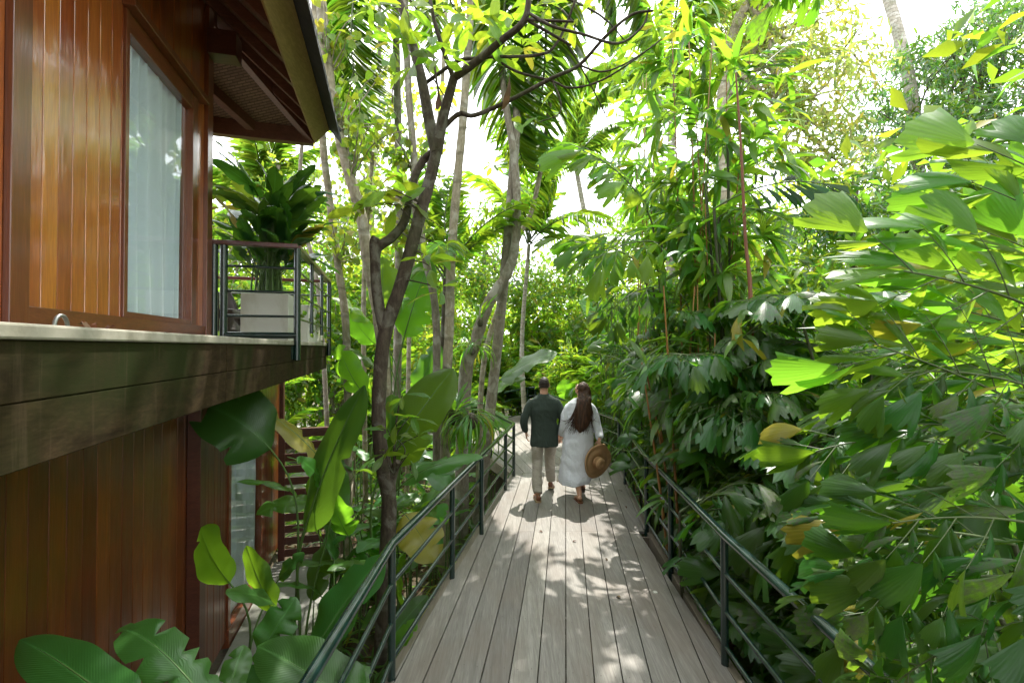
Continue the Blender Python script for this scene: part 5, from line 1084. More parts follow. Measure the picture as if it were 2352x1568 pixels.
for k in range(44):
    a = np.array(HL(rj.uniform(.5, .70), rj.uniform(1.2, 2.45), Z1 + .42)); n = 7; Q = [a]
    for q in range(n): Q.append(Q[-1] + np.array((*(hn * rj.uniform(-.02, .035) + hh * rj.normal(0, .04)), rj.uniform(-.10, .08) if q < 3 else -rj.uniform(.02, .12))))
    Q = spline(Q, 3); g.tube(Q, .0025, 4); m_ = 14; f = rj.uniform(.1, 1, m_); pp = np.array([along(Q, x)[0] for x in f]) + rj.normal(0, .02, (m_, 3)); cloud_leaves(gl, HEART, pp, rj.normal(0, .7, (m_, 3)) - (0, 0, .3), .06, rj, upj=.9)
g.obj('stem', M['stem_dark'], t); gl.obj('foliage', M['shrub'], t)
# ================================================================= RIGHT SIDE: FISHTAIL PALMS
def rail_x(y): return np.interp(y, [0, 3.19, 5.47, 8.2, 11.3, 14], [1.42, 1.48, 1.61, 1.92, 1.3, .9])
def right_ok(p):
    if p[1] < .5 or np.linalg.norm(p - np.array((0, 0, EYE))) < 1.35: return False
    return p[0] > rail_x(p[1]) + (.30 if p[2] < 1.15 or p[1] < 4.2 else .02) and p[2] > -.1 and p[2] < 1.0 + .44 * p[1] + .25 * max(0, p[0] - 2.0) and p[2] < 4.0
FP = [(1.98, 4.0, 5, (1.5, 2.8), 24, 'fishtail palm leaning over the right handrail between its second and third posts'), (1.98, 4.9, 5, (2.0, 3.7), 30, 'fishtail palm leaning over the right handrail just before it bends'), (2.12, 5.9, 5, (2.4, 4.3), 30, 'fishtail palm leaning over the right handrail just past its bend'), (2.2, 6.6, 5, (2.2, 4.2), 24, 'fishtail palm at the rail beside the straw hat'), (2.15, 2.55, 5, (.9, 1.9), 15, 'fishtail palm pressed against the nearest stretch of the right railing'), (2.35, 3.5, 6, (1.2, 2.3), 26, 'fishtail palm with dusty leaves behind the second right rail post'), (2.4, 4.5, 6, (2.2, 3.8), 30, 'dense dark fishtail palm beside the middle of the right railing'), (2.45, 5.5, 6, (2.4, 4.2), 30, 'fishtail palm behind the right rail bend, its leaves over the bamboo canes'), (3.2, 3.0, 6, (1.0, 2.4), 18, 'fishtail palm a step behind the nearest right railing, over the grey side path'), (3.4, 4.2, 6, (2.0, 3.6), 28, 'fishtail palm in the thick of the right hand mass of leaves'), (3.4, 5.4, 6, (2.4, 4.2), 28, 'tall fishtail palm under the arching dark pinnate frond'), (4.4, 4.0, 6, (1.4, 2.8), 18, 'fishtail palm before the mossy stone wall'), (4.6, 5.6, 6, (1.6, 3.2), 18, 'fishtail palm behind the mossy stone wall'), (2.5, 6.7, 5, (1.8, 3.2), 18, 'fishtail palm right of the woman, farthest along the right railing'), (3.6, 6.8, 5, (1.8, 3.2), 16, 'fishtail palm behind the red brown stalk'), (5.6, 5.0, 6, (1.2, 3.0), 16, 'fishtail palm at the right edge before the dark leaved tree'), (2.55, 8.0, 4, (2.6, 4.4), 14, 'fishtail palm with clear hanging leaflets above the far bend, left of the bamboo')]
for i, (x, y, ns, h, nf, lb) in enumerate(FP): fish_clump(lb, (x, y, GZ), ns, h, nf, 500 + i, ok=right_ok, fr=FF + ([FY[0]] if i in (10, 13, 16) else []), scale=1.0 if y < 6 else 1.1)
# the young bright fronds close to the camera at the right edge, one plant
b = np.array((2.75, 1.75, GZ)); t = thing('fishtail_palm', 'young fishtail palm with big backlit yellow green leaves at the right edge', 'palm', b, 0, 'fishtail palms beside the boardwalk'); g = Geo()
def aim_frond(me, p, q, up, name='frond', L=1.25): d = np.array(q) - np.array(p); put(me, name, t, M4(frame(d, up), p, np.linalg.norm(d) / L))
HF = [((2440, 860, 2.3), (2270, 330, 2.3), FY[0], (-.4, -.95, .1)), ((2440, 760, 2.2), (1960, 560, 2.1), FY[1], (-.35, -.95, .15)), ((2420, 980, 2.1), (1900, 800, 2.3), FY[0], (-.3, -.95, .25)), ((2500, 820, 2.6), (2080, 660, 2.8), FY[1], (-.35, -.95, .15)), ((2440, 620, 2.4), (2150, 440, 2.5), FY[0], (-.35, -.95, .15))]
for a, c, me, up in HF:
    p = W(*a); aim_frond(me, p, W(*c), up); g.tube(spline([b + np.array((0, 0, .0)), b * .45 + p * .55 + np.array((.25, .1, .5)), p], 7), .012, 7)
g.obj('stem', M['stem_dark'], t)
b = np.array((2.2, 1.55, GZ)); t = thing('fishtail_palm', 'fishtail palm with grey dusty drooping leaves over the near end of the right handrail', 'palm', b, 0, 'fishtail palms beside the boardwalk'); g = Geo()
HF = [((2480, 1240, 1.7), (1960, 1120, 1.75), FF[1], (-.2, -.7, .8)), ((2420, 1330, 1.65), (1870, 1330, 1.75), FF[3], (-.2, -.6, .9)), ((2380, 1420, 1.6), (1930, 1560, 1.7), FF[1], (-.1, -.6, .9)), ((2500, 1100, 1.9), (2020, 980, 2.0), FF[0], (-.2, -.6, .9)), ((2500, 960, 2.0), (2000, 900, 2.2), FF[2], (-.2, -.5, .9)), ((2330, 1250, 2.2), (1830, 1180, 2.3), FF[3], (-.2, -.6, .9)), ((2250, 1050, 2.6), (1780, 960, 2.7), FF[1], (-.2, -.6, .9)), ((2300, 1420, 2.1), (1900, 1440, 2.1), FF[0], (-.2, -.6, .9))]
for a, c, me, up in HF:
    p = W(*a); aim_frond(me, p, W(*c), up); g.tube(spline([b, b * .4 + p * .6 + np.array((.15, .1, .2)), p], 7), .012, 7)
g.obj('stem', M['stem_dark'], t)
# clear leaflets hanging against the light over the bend
b = np.array((2.15, 7.0, GZ)); t = thing('fishtail_palm', 'slim fishtail palm whose fan shaped leaflets hang in the gap above the walking couple', 'palm', b, 0, 'fishtail palms beside the boardwalk'); g = Geo()
for a, c, me in [((1500, 520, 6.4), (1290, 380, 6.0), FY[0]), ((1480, 620, 6.2), (1270, 540, 5.9), FY[1]), ((1520, 560, 6.0), (1360, 640, 5.6), FY[0]), ((1500, 660, 6.0), (1350, 720, 5.7), FF[1])]:
    p = W(*a); aim_frond(me, p, W(*c), (0, -.6, .9)); g.tube(spline([b, b * .5 + p * .5 + np.array((.2, 0, .3)), p], 7), .014, 7)
g.obj('stem', M['stem_dark'], t)
b = np.array((1.5, 3.3, GZ)); t = thing('fishtail_palm', 'fishtail palm frond tip hanging into the top edge above the bamboo', 'palm', W(1760, -260, 3.0)); g = Geo()
aim_frond(FF[2], W(1760, -260, 3.0), W(1765, 20, 2.9), (0, -1, .2), L=1.3); g.tube([W(1760, -420, 3.1), W(1760, -260, 3.0)], .011, 6); g.obj('stem', M['stem_dark'], t)
# ----- bamboo
def bamboo(label, base, canes, leafz, n, seed, Lf=.50, mat='cane'):
    rj = np.random.RandomState(seed); base = np.array(base, float); t = thing('bamboo', label, 'bamboo', base, 0, 'bamboo clumps behind the right railing'); gl = Geo(); T = blade(.17, 5, .42, .2, .75, .03)
    for k in range(canes):
        a = base + np.array((*rj.normal(0, .22, 2), 0)); a[0] = max(a[0], rail_x(a[1]) + .16); h = rj.uniform(leafz[1] * .55, leafz[1] + .4); top = a + np.array((rj.normal(.05, .25), rj.normal(0, .3), h - GZ)); P = spline([a, (a + top) / 2 + np.abs(rj.normal(0, .06, 3)), top], 10); g = Geo()
        L = np.linalg.norm(np.diff(P, axis=0), axis=1).sum(); m = int(L / .09); Q = np.array([along(P, x)[0] for x in np.linspace(0, 1, m)]); g.tube(Q, np.linspace(.021, .007, m) * np.where(np.arange(m) % 4 == 0, 1.22, 1), 8); g.obj('cane', M[mat], t)
        for q in range(n // canes):
            z = rj.uniform(*leafz); f = (z - a[2]) / (top[2] - a[2])
            if f > 1: continue
            p0 = along(P, f)[0]; an = rj.uniform(0, 6.28); o = np.array((math.cos(an), math.sin(an), 0)); bl = rj.uniform(.15, .62); p = p0 + o * bl + np.array((0, 0, bl * .35)); gl.tube([p0, p0 * .5 + p * .5 + (0, 0, .05), p], [.006, .004, .002], 4, 1); c = rj.randint(5, 9); D = o[None] * .8 + rj.normal(0, .55, (c, 3)); D[:, 2] -= rj.uniform(-.1, .45, c)
            if p[0] < rail_x(p[1]) - .25 and p[2] < 2.2: continue
            cloud_leaves(gl, T, p[None] + rj.normal(0, .02, (c, 3)), D, Lf, rj, rollj=.3, upj=.35)
    gl.obj('foliage', [M['bamboo'], M['cane_g']], t); return t
bamboo('tall bamboo with golden canes and bright lance shaped leaves rising above the palms', (2.32, 6.2, GZ), 5, (2.6, 7.4), 165, 1)
bamboo('second bamboo clump with pale leaves right of the tallest one', (3.05, 6.7, GZ), 5, (2.6, 6.6), 110, 2)
bamboo('third tall bamboo clump filling the sky gap behind the far bend', (2.45, 9.2, GZ), 5, (4.2, 8.6), 110, 7)
bamboo('low bamboo with narrow leaves leaning over the railing beside the woman', (2.5, 7.4, GZ), 12, (.1, 2.4), 60, 3, .40, 'cane_g')
bamboo('bamboo with thin orange canes close behind the right railing bend', (1.95, 5.1, GZ), 7, (.2, 2.6), 50, 4, .34)
bamboo('green bamboo canes standing behind the far right railing', (2.1, 9.3, GZ), 26, (.7, 3.2), 80, 5, .36, 'cane_g')
g = Geo(); P = spline(path([(1722, 640, 5.2), (1712, 545, 5.2), (1702, 340, 5.1), (1690, 168, 5.0)]), 8); g.tube(P, np.linspace(.024, .010, len(P)), 8); g.tube(spline([P[0], P[0] - np.array((-.05, 0, 1.5)), np.array((P[0][0] + .1, 5.2, GZ))], 6), .024, 8); o = g.obj('palm_stalk', M['redstake']); tag(o, 'bare red brown stalk standing upright among the palms', 'stalk'); base_origin(o, (P[0][0] + .1, 5.2, GZ))
# the dark arching pinnate palm
BRO = pinnate_frond(90, 1.9, .75, -.75, 17, .56, .15, 'palm_dark', .25, .25, (75, 40), bl=fishtail(8, 9, .25, 4, 2, .35), start=.2, rad=.012, jit=.12)
BRO2 = pinnate_frond(91, 1.7, .9, -.4, 15, .46, .10, 'palm', .3, .25, (75, 40), bl=fishtail(9, 9, .3, 4, 2, .35), start=.2, rad=.012, jit=.12)
b = np.array((2.75, 5.9, GZ)); t = thing('feather_palm', 'feather palm with one arching frond of broad dark leaflets above the mass of leaves', 'palm', b); g = Geo()
for a, c, me, L in [((1640, 480, 5.6), (1985, 480, 5.3), BRO, 1.75), ((1670, 270, 6.0), (1840, 170, 6.2), BRO2, 1.45), ((1620, 420, 6.0), (1560, 250, 6.2), BRO2, 1.5), ((1650, 500, 5.8), (1800, 600, 5.0), BRO2, 1.5)]:
    p = W(*a); aim_frond(me, p, W(*c), (0, -.75, .8), L=L); g.tube(spline([b, b * .5 + p * .5 + np.array((.1, .1, .2)), p], 7), .018, 7)
g.obj('stem', M['stem_dark'], t)
# heliconia with red flower low behind the railing
t = thing('heliconia', 'small plant with red flower bracts low behind the right railing', 'plant', (1.95, 4.35, GZ)); g = Geo(); gl = Geo(); rj = np.random.RandomState(5); p = W(1605, 1135, 4.6)
g.tube(spline([(1.95, 4.45, GZ), (1.93, 4.5, -.2), p], 6), .008, 6); g.obj('stem', M['stem'], t)
tr_ = leaf_mat('red_bract', (.42, .02, .02), (.6, .05, .03), .4, .35, .2, .01); M['bract'] = tr_
for k in range(7): gl.inst(blade(.28, 5, .3, .9, .5, .05), frame((math.cos(k * 2.4), math.sin(k * 2.4) * .5, .5 - k * .15), (0, 0, 1)) * .13, p + np.array((0, 0, -.04 * k)), rj.rand(), 0)
gl.obj('flower', tr_, t)
# ================================================================= PALMS AND TREES BEHIND
def aimed_palm(label, base, top, tips, rad, L=3.7):
    tt = thing('coconut_palm', label, 'palm', base, 0, 'tall palms behind the walk'); top = np.array(top); g = Geo()
    P = spline([np.array(base), np.array(base) * .5 + top * .5 + (.1, 0, 0), top], 8); g.tube(P, np.linspace(rad * 1.25, rad * .8, len(P)), 10); g.obj('trunk', M['bark_grey'], tt)
    for i, (x, y, Y) in enumerate(tips):
        d = W(x, y, Y) - top; put(COCO[i % 3], 'frond', tt, M4(frame(d, (.1 * (i % 3 - 1), -.55, 1)), top, np.linalg.norm(d) / L))
aimed_palm('coconut palm whose dark fronds hang over the middle of the view at the top', gbase(1094, 8.0), W(1215, -170, 7.4), [(1130, 340, 7.6), (1330, 330, 7.3), (1450, 150, 7.4), (1240, 280, 8.6), (1500, -40, 7.6), (1000, 60, 8.0)], .08)
aimed_palm('coconut palm with long fronds beside the roof corner, behind the pale stems', gbase(905, 9.0), W(905, -150, 8.0), [(742, 250, 7.8), (690, 60, 8), (815, 270, 8.2), (1000, 60, 7.8), (700, -80, 8)], .075)
frond_palm('coconut_palm', 'distant light green palm in the white gap of sky above the couple', (3.2, 22, GZ), (3.0, 21.5, 11.0), COCOL, 15, 603, rad=.14, el=(-.1, 1.2), group='tall palms behind the walk')
frond_palm('coconut_palm', 'palm behind the bamboo whose sunlit frond reaches into the white sky', (5.6, 15, GZ), (5.2, 14.6, 11.2), COCOL, 14, 604, rad=.14, el=(-.45, .8), group='tall palms behind the walk', scale=1.1)
frond_palm('coconut_palm', 'tall palm with a slender ringed trunk rising out of view in the upper right', W(2075, 800, 18) * (1, 1, 0) + (0, 0, GZ), W(1985, -190, 18), COCOL, 12, 605, rad=.21, el=(-.1, 1.2), group='tall palms behind the walk')
frond_palm('coconut_palm', 'yellow tinged palm fronds seen under the eave behind the balcony', (-8.5, 15, GZ), (-8.0, 14.6, 6.4), COCOL, 13, 606, rad=.13, el=(-.3, 1.0), group='tall palms behind the walk')
frond_palm('feather_palm', 'mid height palm with dark comb like fronds between the fern trunk and the curving trunk', gbase(1015, 7.9), W(1025, 640, 7.9), WALL, 9, 607, 'bark_dark', .07, 1.0, (.0, 1.2), 'feather palms left of the walk')
frond_palm('feather_palm', 'feather palm with thin drooping fronds right of the curving trunk', gbase(1215, 12), W(1215, 560, 12), WALL, 14, 608, 'bark_ring', .06, 1.2, (-.1, 1.2), 'feather palms left of the walk')
AR = [((-.9, 16.4), 15, 1.15, 'areca palm standing by the sunny path just left of the man'), ((2.0, 15.6), 15, 1.2, 'areca palm in the distance above the head of the woman'), ((.3, 18.4), 15, 1.35, 'areca palm farthest along the line of the boardwalk'), ((2.3, 10.6), 14, 1.05, 'areca palm with arching fronds behind the right hand railing beyond the woman'), ((3.2, 12.2), 14, 1.15, 'areca palm behind the nearer areca beyond the woman'), ((1.1, 16.6), 14, 1.1, 'areca palm beyond the far end railing of the boardwalk'), ((-3.2, 11.6), 12, 1.0, 'areca palm left of the walk behind the banana leaves'), ((-5.6, 10.4), 12, 1.0, 'areca palm behind the balcony end'), ((-1.6, 13.8), 12, .9, 'areca palm beside the left side of the far deck')]
for i, ((x, y), n, s, lb) in enumerate(AR): areca(lb, (x, y, GZ), n, 620 + i, s, h=(.5, 1.9), group='areca palms around the walk')
# shrubs that close the view at eye level
shr = []
def shrub_mesh(seed, mat, n, size, T, blobs): rj = np.random.RandomState(seed); return crown(rj, blobs, n, size, T, 12, .35, .5).mesh('shrub_foliage', M[mat])
SB = [((0, 0, 1.3), (1.1, 1.1, 1.3)), ((.7, .2, 2.2), (.8, .8, .9)), ((-.7, -.2, 1.9), (.9, .8, .9)), ((0, .5, 2.9), (.7, .7, .8))]
SM = [shrub_mesh(700, 'shrub', 4200, .17, SMALL, SB), shrub_mesh(701, 'shrub_y', 4200, .15, SMALL, SB), shrub_mesh(702, 'shrub', 3000, .26, LONG, SB), shrub_mesh(703, 'shrub_y', 2600, .28, LONG, SB)]
def stem_mesh(): g = Geo(); rj = np.random.RandomState(3); [limb_to(g, rj, (rj.normal(0, .1), rj.normal(0, .1), 0), np.array(b[0]) + rj.normal(0, .3, 3), .035, .008) for b in SB for _ in range(3)]; return g.mesh('shrub_stems', M['bark_grey'])
SST = stem_mesh()
SH = [(-1.6, 16.2, 1.2, 1, 'lime green bush by the sunny path, left of the man'), (-3.4, 14.8, 1.5, 1, 'lime green bush behind the areca palm on the left'), (.9, 19.5, 1.6, 3, 'yellow green shrub straight above the far end of the boardwalk'), (2.6, 17.6, 1.7, 0, 'green shrub beyond the far right end of the boardwalk'), (-5.6, 14.2, 1.6, 0, 'green shrub behind the curving trunk on the left'), (-.9, 21.5, 2.1, 1, 'tall lime shrub behind the sunny path'), (4.2, 14.2, 1.6, 2, 'long leaved shrub behind the areca palms on the right'), (-7.5, 12.5, 1.6, 1, 'bright shrub seen under the balcony end'), (-9.6, 15, 2.1, 0, 'leafy shrub seen through the balcony railing'), (-6.8, 18, 2.4, 1, 'tall pale shrub between the thin stems on the left'), (6.3, 12.6, 1.7, 0, 'green shrub behind the fishtail palms on the right'), (8.2, 11.0, 1.7, 2, 'long leaved shrub at right before the dark leaved tree'), (3.6, 21, 2.2, 1, 'lime bush in the distance above the head of the woman'), (-4.0, 20, 2.3, 3, 'tall yellow green shrub behind the slender trees'), (6.2, 18, 2.2, 3, 'yellow green shrub far behind the bamboo'), (10.5, 14.5, 2.2, 0, 'green shrub under the dark leaved tree at right'), (-.4, 12.2, .42, 1, 'low bright bush beside the left edge of the far deck'), (-2.0, 17.6, .7, 3, 'small bright bush beside the far garden railing'), (-12, 17, 2.6, 1, 'pale sunlit shrub far behind the house'), (9.2, 8.2, 1.4, 2, 'shrub behind the stone wall at the right edge'), (1.95, 13.6, .9, 3, 'yellow green shrub beside the last right hand railing')]
for i, (x, y, s, k, lb) in enumerate(SH):
    t = thing('shrub', lb, 'shrub', (x, y, GZ), 0, 'shrubs behind the walk'); m3 = np.array(Matrix.Rotation(i * 1.7, 3, 'Z')); put(SST, 'stem', t, M4(m3, (x, y, GZ), s)); put(SM[k], 'foliage', t, M4(m3, (x, y, GZ), s))
# taller trees
def vt(vx, Y): p = W(vx, 800, Y); return np.array((p[0], Y, GZ))
def bl(vx, vy, Y, rx, rz): return (W(vx, vy, Y), (rx, rx, rz))
tree('broadleaf_tree', 'olive leaved tree with mottled trunk and open branches right of the bamboo', 'tree', vt(1668, 13), [vt(1668, 13), W(1672, 500, 13), W(1660, 250, 13), W(1690, 60, 13), W(1760, -60, 13)], [bl(1790, 120, 12.6, 1.3, .9), bl(1880, 210, 12.4, 1.3, .9), bl(1840, 320, 12.4, 1.3, .8), bl(1960, 120, 13, 1.0, .7), bl(1780, 240, 12.5, 1.0, .7), bl(1920, 380, 12.6, 1.2, .7), bl(1750, 20, 12.8, 1.2, .8), bl(1880, 40, 13, .9, .5), bl(1690, 150, 13.5, 1.1, .9)], 6500, .25, 'olive', 'bark_pale', 801, .26, LONG, clump=10, spread=.4, droopy=.9, topr=.10)
tree('broadleaf_tree', 'large dense tree with dark glossy hanging leaves in the upper right', 'tree', vt(2230, 17), [vt(2230, 17), W(2225, 620, 17), W(2215, 420, 17), W(2235, 250, 17), W(2260, 120, 17)], [bl(2090, 190, 16.5, 1.7, 1.2), bl(2200, 130, 16.5, 2.0, 1.4), bl(2310, 100, 16.5, 2.2, 1.6), bl(2130, 330, 16, 1.8, 1.3), bl(2260, 300, 15.8, 2.2, 1.6), bl(2050, 470, 16, 1.5, 1.1), bl(2180, 470, 15.5, 2.0, 1.4), bl(2330, 450, 15.5, 2.2, 1.6), bl(2020, 300, 17, 1.1, .9), bl(2400, 250, 16, 2.2, 2.2), bl(2260, 560, 15, 2, 1.2), bl(2120, 590, 15.5, 1.8, 1.0), bl(2350, 20, 17, 1.6, 1.0)], 24000, .27, 'mango', 'bark_dark', 802, .28, LONG, clump=14, spread=.5, droopy=1.1, topr=.12)
tree('broadleaf_tree', 'light leaved tree with small leaves against the white sky behind the balcony', 'tree', vt(640, 14.5), [vt(640, 14.5), W(640, 620, 14.5), W(630, 480, 14.5), W(640, 380, 14.5)], [bl(520, 560, 14, 1.5, 1.1), bl(640, 480, 14, 1.6, 1.3), bl(740, 560, 14, 1.4, 1.0), bl(560, 420, 14.5, 1.3, .8), bl(700, 660, 14, 1.6, .9), bl(520, 680, 14, 1.6, .9)], 3600, .17, 'shrub_y', 'bark_pale', 803, .15, SMALL, clump=10, spread=.5, topr=.06)
tree('broadleaf_tree', 'airy tree with small yellow green leaves between the pale stems on the left', 'tree', vt(850, 16), [vt(850, 16), W(850, 600, 16), W(860, 400, 16), W(850, 240, 16)], [bl(800, 330, 15.5, 1.5, 1.2), bl(880, 460, 15.5, 1.5, 1.0), bl(900, 240, 16, 1.3, 1.0), bl(810, 560, 15.5, 1.8, 1.0), bl(960, 600, 15.5, 1.6, .9), bl(840, 130, 16, 1.2, .8)], 2200, .19, 'heart', 'bark_pale', 804, .14, HEART, clump=8, spread=.6, topr=.05)
tree('broadleaf_tree', 'green tree behind the curving trunk filling the gap under the palms', 'tree', vt(1110, 18), [vt(1110, 18), W(1110, 650, 18), W(1120, 520, 18)], [bl(1060, 620, 17.5, 1.8, 1.2), bl(1160, 640, 17.5, 1.8, 1.1), bl(1100, 520, 18, 1.6, 1.0), bl(1240, 680, 18, 1.6, .9)], 6500, .2, 'shrub', 'bark_grey', 805, .14, SMALL, clump=10, spread=.5, topr=.06)
tree('broadleaf_tree', 'green tree behind the bamboo closing the gap left of the olive leaved tree', 'tree', vt(1500, 17), [vt(1500, 17), W(1500, 600, 17), W(1510, 470, 17)], [bl(1440, 560, 16.5, 1.8, 1.1), bl(1560, 520, 16.5, 1.8, 1.3), bl(1640, 430, 17, 1.6, 1.2), bl(1500, 460, 17, 1.2, .7), bl(1370, 620, 17, 1.6, .9), bl(1700, 560, 16, 1.8, 1.2)], 8000, .2, 'shrub', 'bark_grey', 806, .15, SMALL, clump=10, spread=.5, topr=.06)
for i, (vx, Y, lb) in enumerate([(1960, 12, 'dark bare trunk under the big dense tree, left of a thinner pair'), (2090, 13, 'thin dark trunk in the shade left of the big dense tree trunk'), (2140, 12.5, 'dark trunk standing close to the thin one in the shade at right')]):
    tree('understory_tree', lb, 'tree', vt(vx, Y), [vt(vx, Y), W(vx + 4, 700, Y), W(vx - 6, 560, Y), W(vx + 8, 430, Y)], [bl(vx + 10, 470, Y, 1.3, .8), bl(vx - 40, 520, Y, 1.1, .6)], 1500, .26, 'mango', 'bark_dark', 830 + i, .13, LONG, 'shaded trunks at right', clump=10)
# ================================================================= STUFF: ground plants, leaf litter, the far forest
rj = np.random.RandomState(91); g = Geo()
def ok_ground(x, y):
    l = np.array((x, y)) - HC; o_, s_ = l @ hn, l @ hh
    if o_ < 1.02 and s_ < 3.2: return False
    if 3.2 < x < 6 and y < 5.3 and abs((y - .4) - (x - 4.4) * 2.6) < 2.2: return False
    return not (np.interp(y, [-3, 3.05, 7.8, 10.7, 14.6], [-.88, -.88, -.05, -1.1, -1.65]) < x < np.interp(y, [-3, 3.2, 5.5, 8.2, 11.3, 14.6], [1.45, 1.5, 1.66, 2.0, 1.36, .8]))
ST = [blade(.07, 7, .4, .3, 1.5, .05), blade(.10, 6, .45, .3, 1.1, .05), blade(.05, 7, .4, .3, 2.0, .05)]
for k in range(760):
    x, y = rj.uniform(-6, 7), rj.uniform(1.2, 15)
    if not ok_ground(x, y): continue
    n = rj.randint(7, 16); a = rj.uniform(0, 6.28, n); e = rj.uniform(.5, 1.3, n); D = np.column_stack((np.cos(a) * np.cos(e), np.sin(a) * np.cos(e), np.sin(e))); cloud_leaves(g, ST[k % 3], np.tile((x, y, GZ - .03), (n, 1)) + rj.normal(0, .03, (n, 3)) * (1, 1, 0), D, rj.uniform(.3, .75), rj, rollj=.3, upj=.2)
tag(g.obj('undergrowth', M['strap']), 'low strap leaved ground plants covering the soil beside the boardwalk', None, None, 'stuff')
g = Geo(); N = 9000; xy = np.column_stack((rj.uniform(-5, 6.5, N), rj.uniform(1, 13, N))); xy = np.array([p for p in xy if ok_ground(*p)]); N = len(xy); a = rj.uniform(0, 6.28, N)
cloud_leaves(g, blade(.42, 3, .5, .5, 1.0, .05, .3), np.column_stack((xy, np.full(N, GZ + .01) + rj.uniform(-.03, .05, N))), np.column_stack((np.cos(a), np.sin(a), rj.normal(0, .2, N))), .11, rj, rollj=.9, upj=.3); tag(g.obj('leaf_litter', M['litter']), 'brown fallen leaves lying on the soil under the plants', None, None, 'stuff')
def far_mass(name, label, arcs, n, size, mat, seed):
    rj = np.random.RandomState(seed); bl_ = []
    for a0, a1, Y0, Y1, z0, z1, k in arcs:
        for _ in range(k): an = rj.uniform(a0, a1); D = rj.uniform(Y0, Y1); z = rj.uniform(z0, z1); bl_.append(((D * math.sin(R(an)), D * math.cos(R(an)), z), (rj.uniform(1.5, 2.8), rj.uniform(1.5, 2.4), rj.uniform(1.0, 1.9))))
    tag(crown(rj, bl_, n, size, SMALL, 12, .7, .5).obj(name, M[mat]), label, None, None, 'stuff')
far_mass('far_forest', 'bright mass of leaves closing the view behind the garden', [(-55, 60, 23, 31, -.5, 5.0, 90), (-50, -18, 24, 30, 3.5, 5.5, 14), (15, 55, 24, 32, 4, 10, 45)], 26000, .42, 'shrub_y', 901)
far_mass('added_back_forest', 'unseen forest added behind the viewer to block sky light', [(100, 262, 7, 12, -.5, 9.5, 80), (60, 110, 9, 13, 2, 8, 20)], 15000, .45, 'shrub', 903)  # out-of-view leaf mass added to cut the fill light from behind
tree('broadleaf_tree', 'unseen spreading tree added behind the viewer, its crown blocking sky light', 'tree', (3.2, -3.2, GZ), [(3.2, -3.2, GZ), (3.1, -3.2, 3), (2.6, -3, 6), (2.0, -2.8, 8)], [((x, y, z), (1.7, 1.7, .9)) for x, y, z in ((-2.5, -3, 8), (0, -3, 8.5), (2.5, -3, 8.3), (-1, -1, 8.8), (1.5, -1, 9), (4, -1, 8.5), (-3, -5.5, 7.5), (0, -5.5, 8), (3, -5.5, 8), (5, -3.5, 7.5), (4.8, .8, 8.2), (2.6, 1.2, 9.2))], 9000, .3, 'mango', 'bark_grey', 850, .24, LONG, clump=12, spread=.5)  # added overhead crown, out of view, that reduces frontal sky fill
far_mass('side_forest', 'dark mass of leaves behind the right hand palms', [(48, 130, 8, 14, -.5, 6.5, 46)], 9000, .38, 'shrub', 902)

rj = np.random.RandomState(12)
for k in range(9):
    x, y = rj.uniform(-.45, 1.4), rj.uniform(2.3, 7.5); x = x + .1 * (y - 3); x = min(x, rail_x(y) - .15); a = rj.uniform(0, 6.28); g = Geo()
    g.inst(blade(.45, 5, .5, .4, 1.0, .05, .3), frame((math.cos(a), math.sin(a), .05)) * rj.uniform(.04, .07), np.array((x, y, .014)), rj.rand(), 0); o = g.obj('dry_leaf', M['deadleaf' if k % 2 else 'litter']); tag(o, 'tiny dry brown leaf lying on the boardwalk boards', 'leaf', 'dry leaves scattered on the boardwalk'); base_origin(o, (x, y, 0))
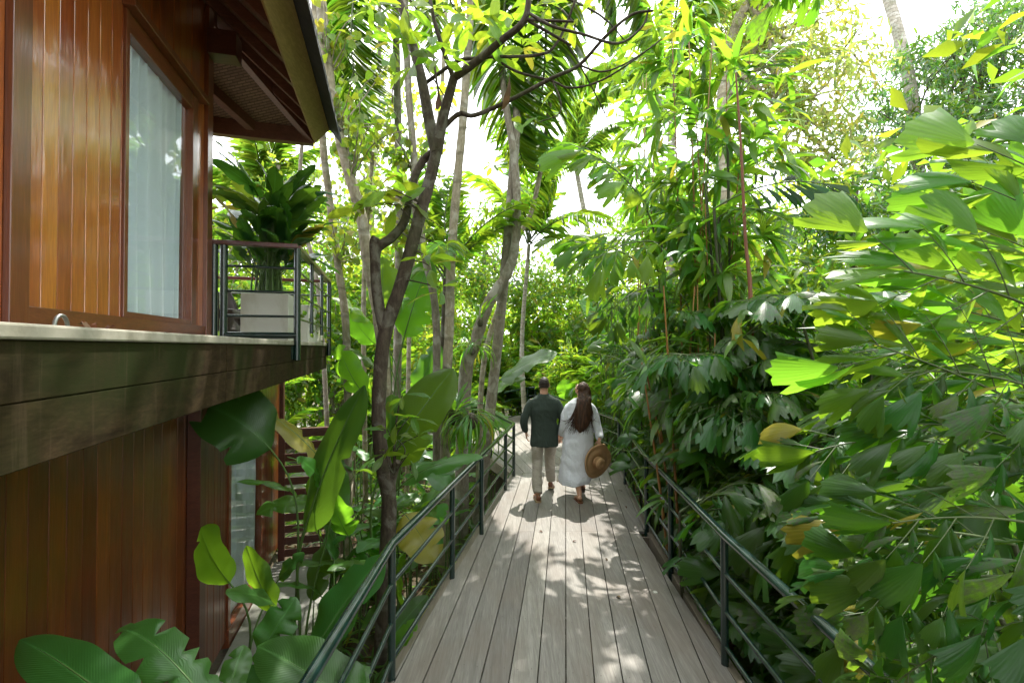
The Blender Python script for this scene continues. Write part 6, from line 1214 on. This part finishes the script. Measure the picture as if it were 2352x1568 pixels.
# ================================================================= LIGHT
SUN_EL, SUN_AZ = R(60), R(14)
w = bpy.data.worlds.new('World'); scene.world = w; w.use_nodes = True; nt = w.node_tree; nt.nodes.clear()
sky = nt.nodes.new('ShaderNodeTexSky'); sky.sky_type = 'NISHITA'; sky.sun_disc = False; sky.sun_elevation = SUN_EL; sky.sun_rotation = SUN_AZ; sky.air_density = 1.0; sky.dust_density = 3.0
bg = nt.nodes.new('ShaderNodeBackground'); bg.inputs[1].default_value = .14
cd = nt.nodes.new('ShaderNodeTexCoord'); mp = nt.nodes.new('ShaderNodeMapping'); mp.inputs['Scale'].default_value = (1, 1, 2.2); nz = nt.nodes.new('ShaderNodeTexNoise'); nz.inputs['Scale'].default_value = 1.6; nz.inputs['Detail'].default_value = 6
rp = nt.nodes.new('ShaderNodeValToRGB'); rp.color_ramp.elements[0].position = .25; rp.color_ramp.elements[1].position = .50; rp.color_ramp.elements[0].color = (.75,) * 3 + (1,)
mx = nt.nodes.new('ShaderNodeMix'); mx.data_type = 'RGBA'; mx.inputs[7].default_value = (10.4, 10.7, 11.2, 1)
L = nt.links.new; L(cd.outputs['Generated'], mp.inputs[0]); L(mp.outputs[0], nz.inputs['Vector']); L(nz.outputs[0], rp.inputs[0]); L(rp.outputs[0], mx.inputs[0]); L(sky.outputs[0], mx.inputs[6]); L(mx.outputs[2], bg.inputs[0])
out = nt.nodes.new('ShaderNodeOutputWorld'); L(bg.outputs[0], out.inputs[0])
sd = bpy.data.lights.new('sun', 'SUN'); sd.energy = 3.1; sd.angle = R(.6); sd.color = (1, .96, .88); so = bpy.data.objects.new('sun', sd); COL.objects.link(so)
S = Vector((math.sin(SUN_AZ) * math.cos(SUN_EL), math.cos(SUN_AZ) * math.cos(SUN_EL), math.sin(SUN_EL))); so.rotation_euler = S.to_track_quat('Z', 'Y').to_euler(); so.location = S * 30
vs = scene.view_settings; vs.view_transform = 'Standard'; vs.look = 'None'; vs.gamma = 1; vs.use_curve_mapping = False; vs.exposure = 1.55
scene.render.engine = 'CYCLES'; cy = scene.cycles; cy.max_bounces = 7; cy.diffuse_bounces = 4; cy.glossy_bounces = 3; cy.transmission_bounces = 4; cy.transparent_max_bounces = 6; cy.caustics_reflective = False; cy.caustics_refractive = False
cy.use_denoising = True; cy.denoiser = 'OPENIMAGEDENOISE'; cy.denoising_input_passes = 'RGB_ALBEDO_NORMAL'; cy.sample_clamp_indirect = 6; cy.use_adaptive_sampling = False
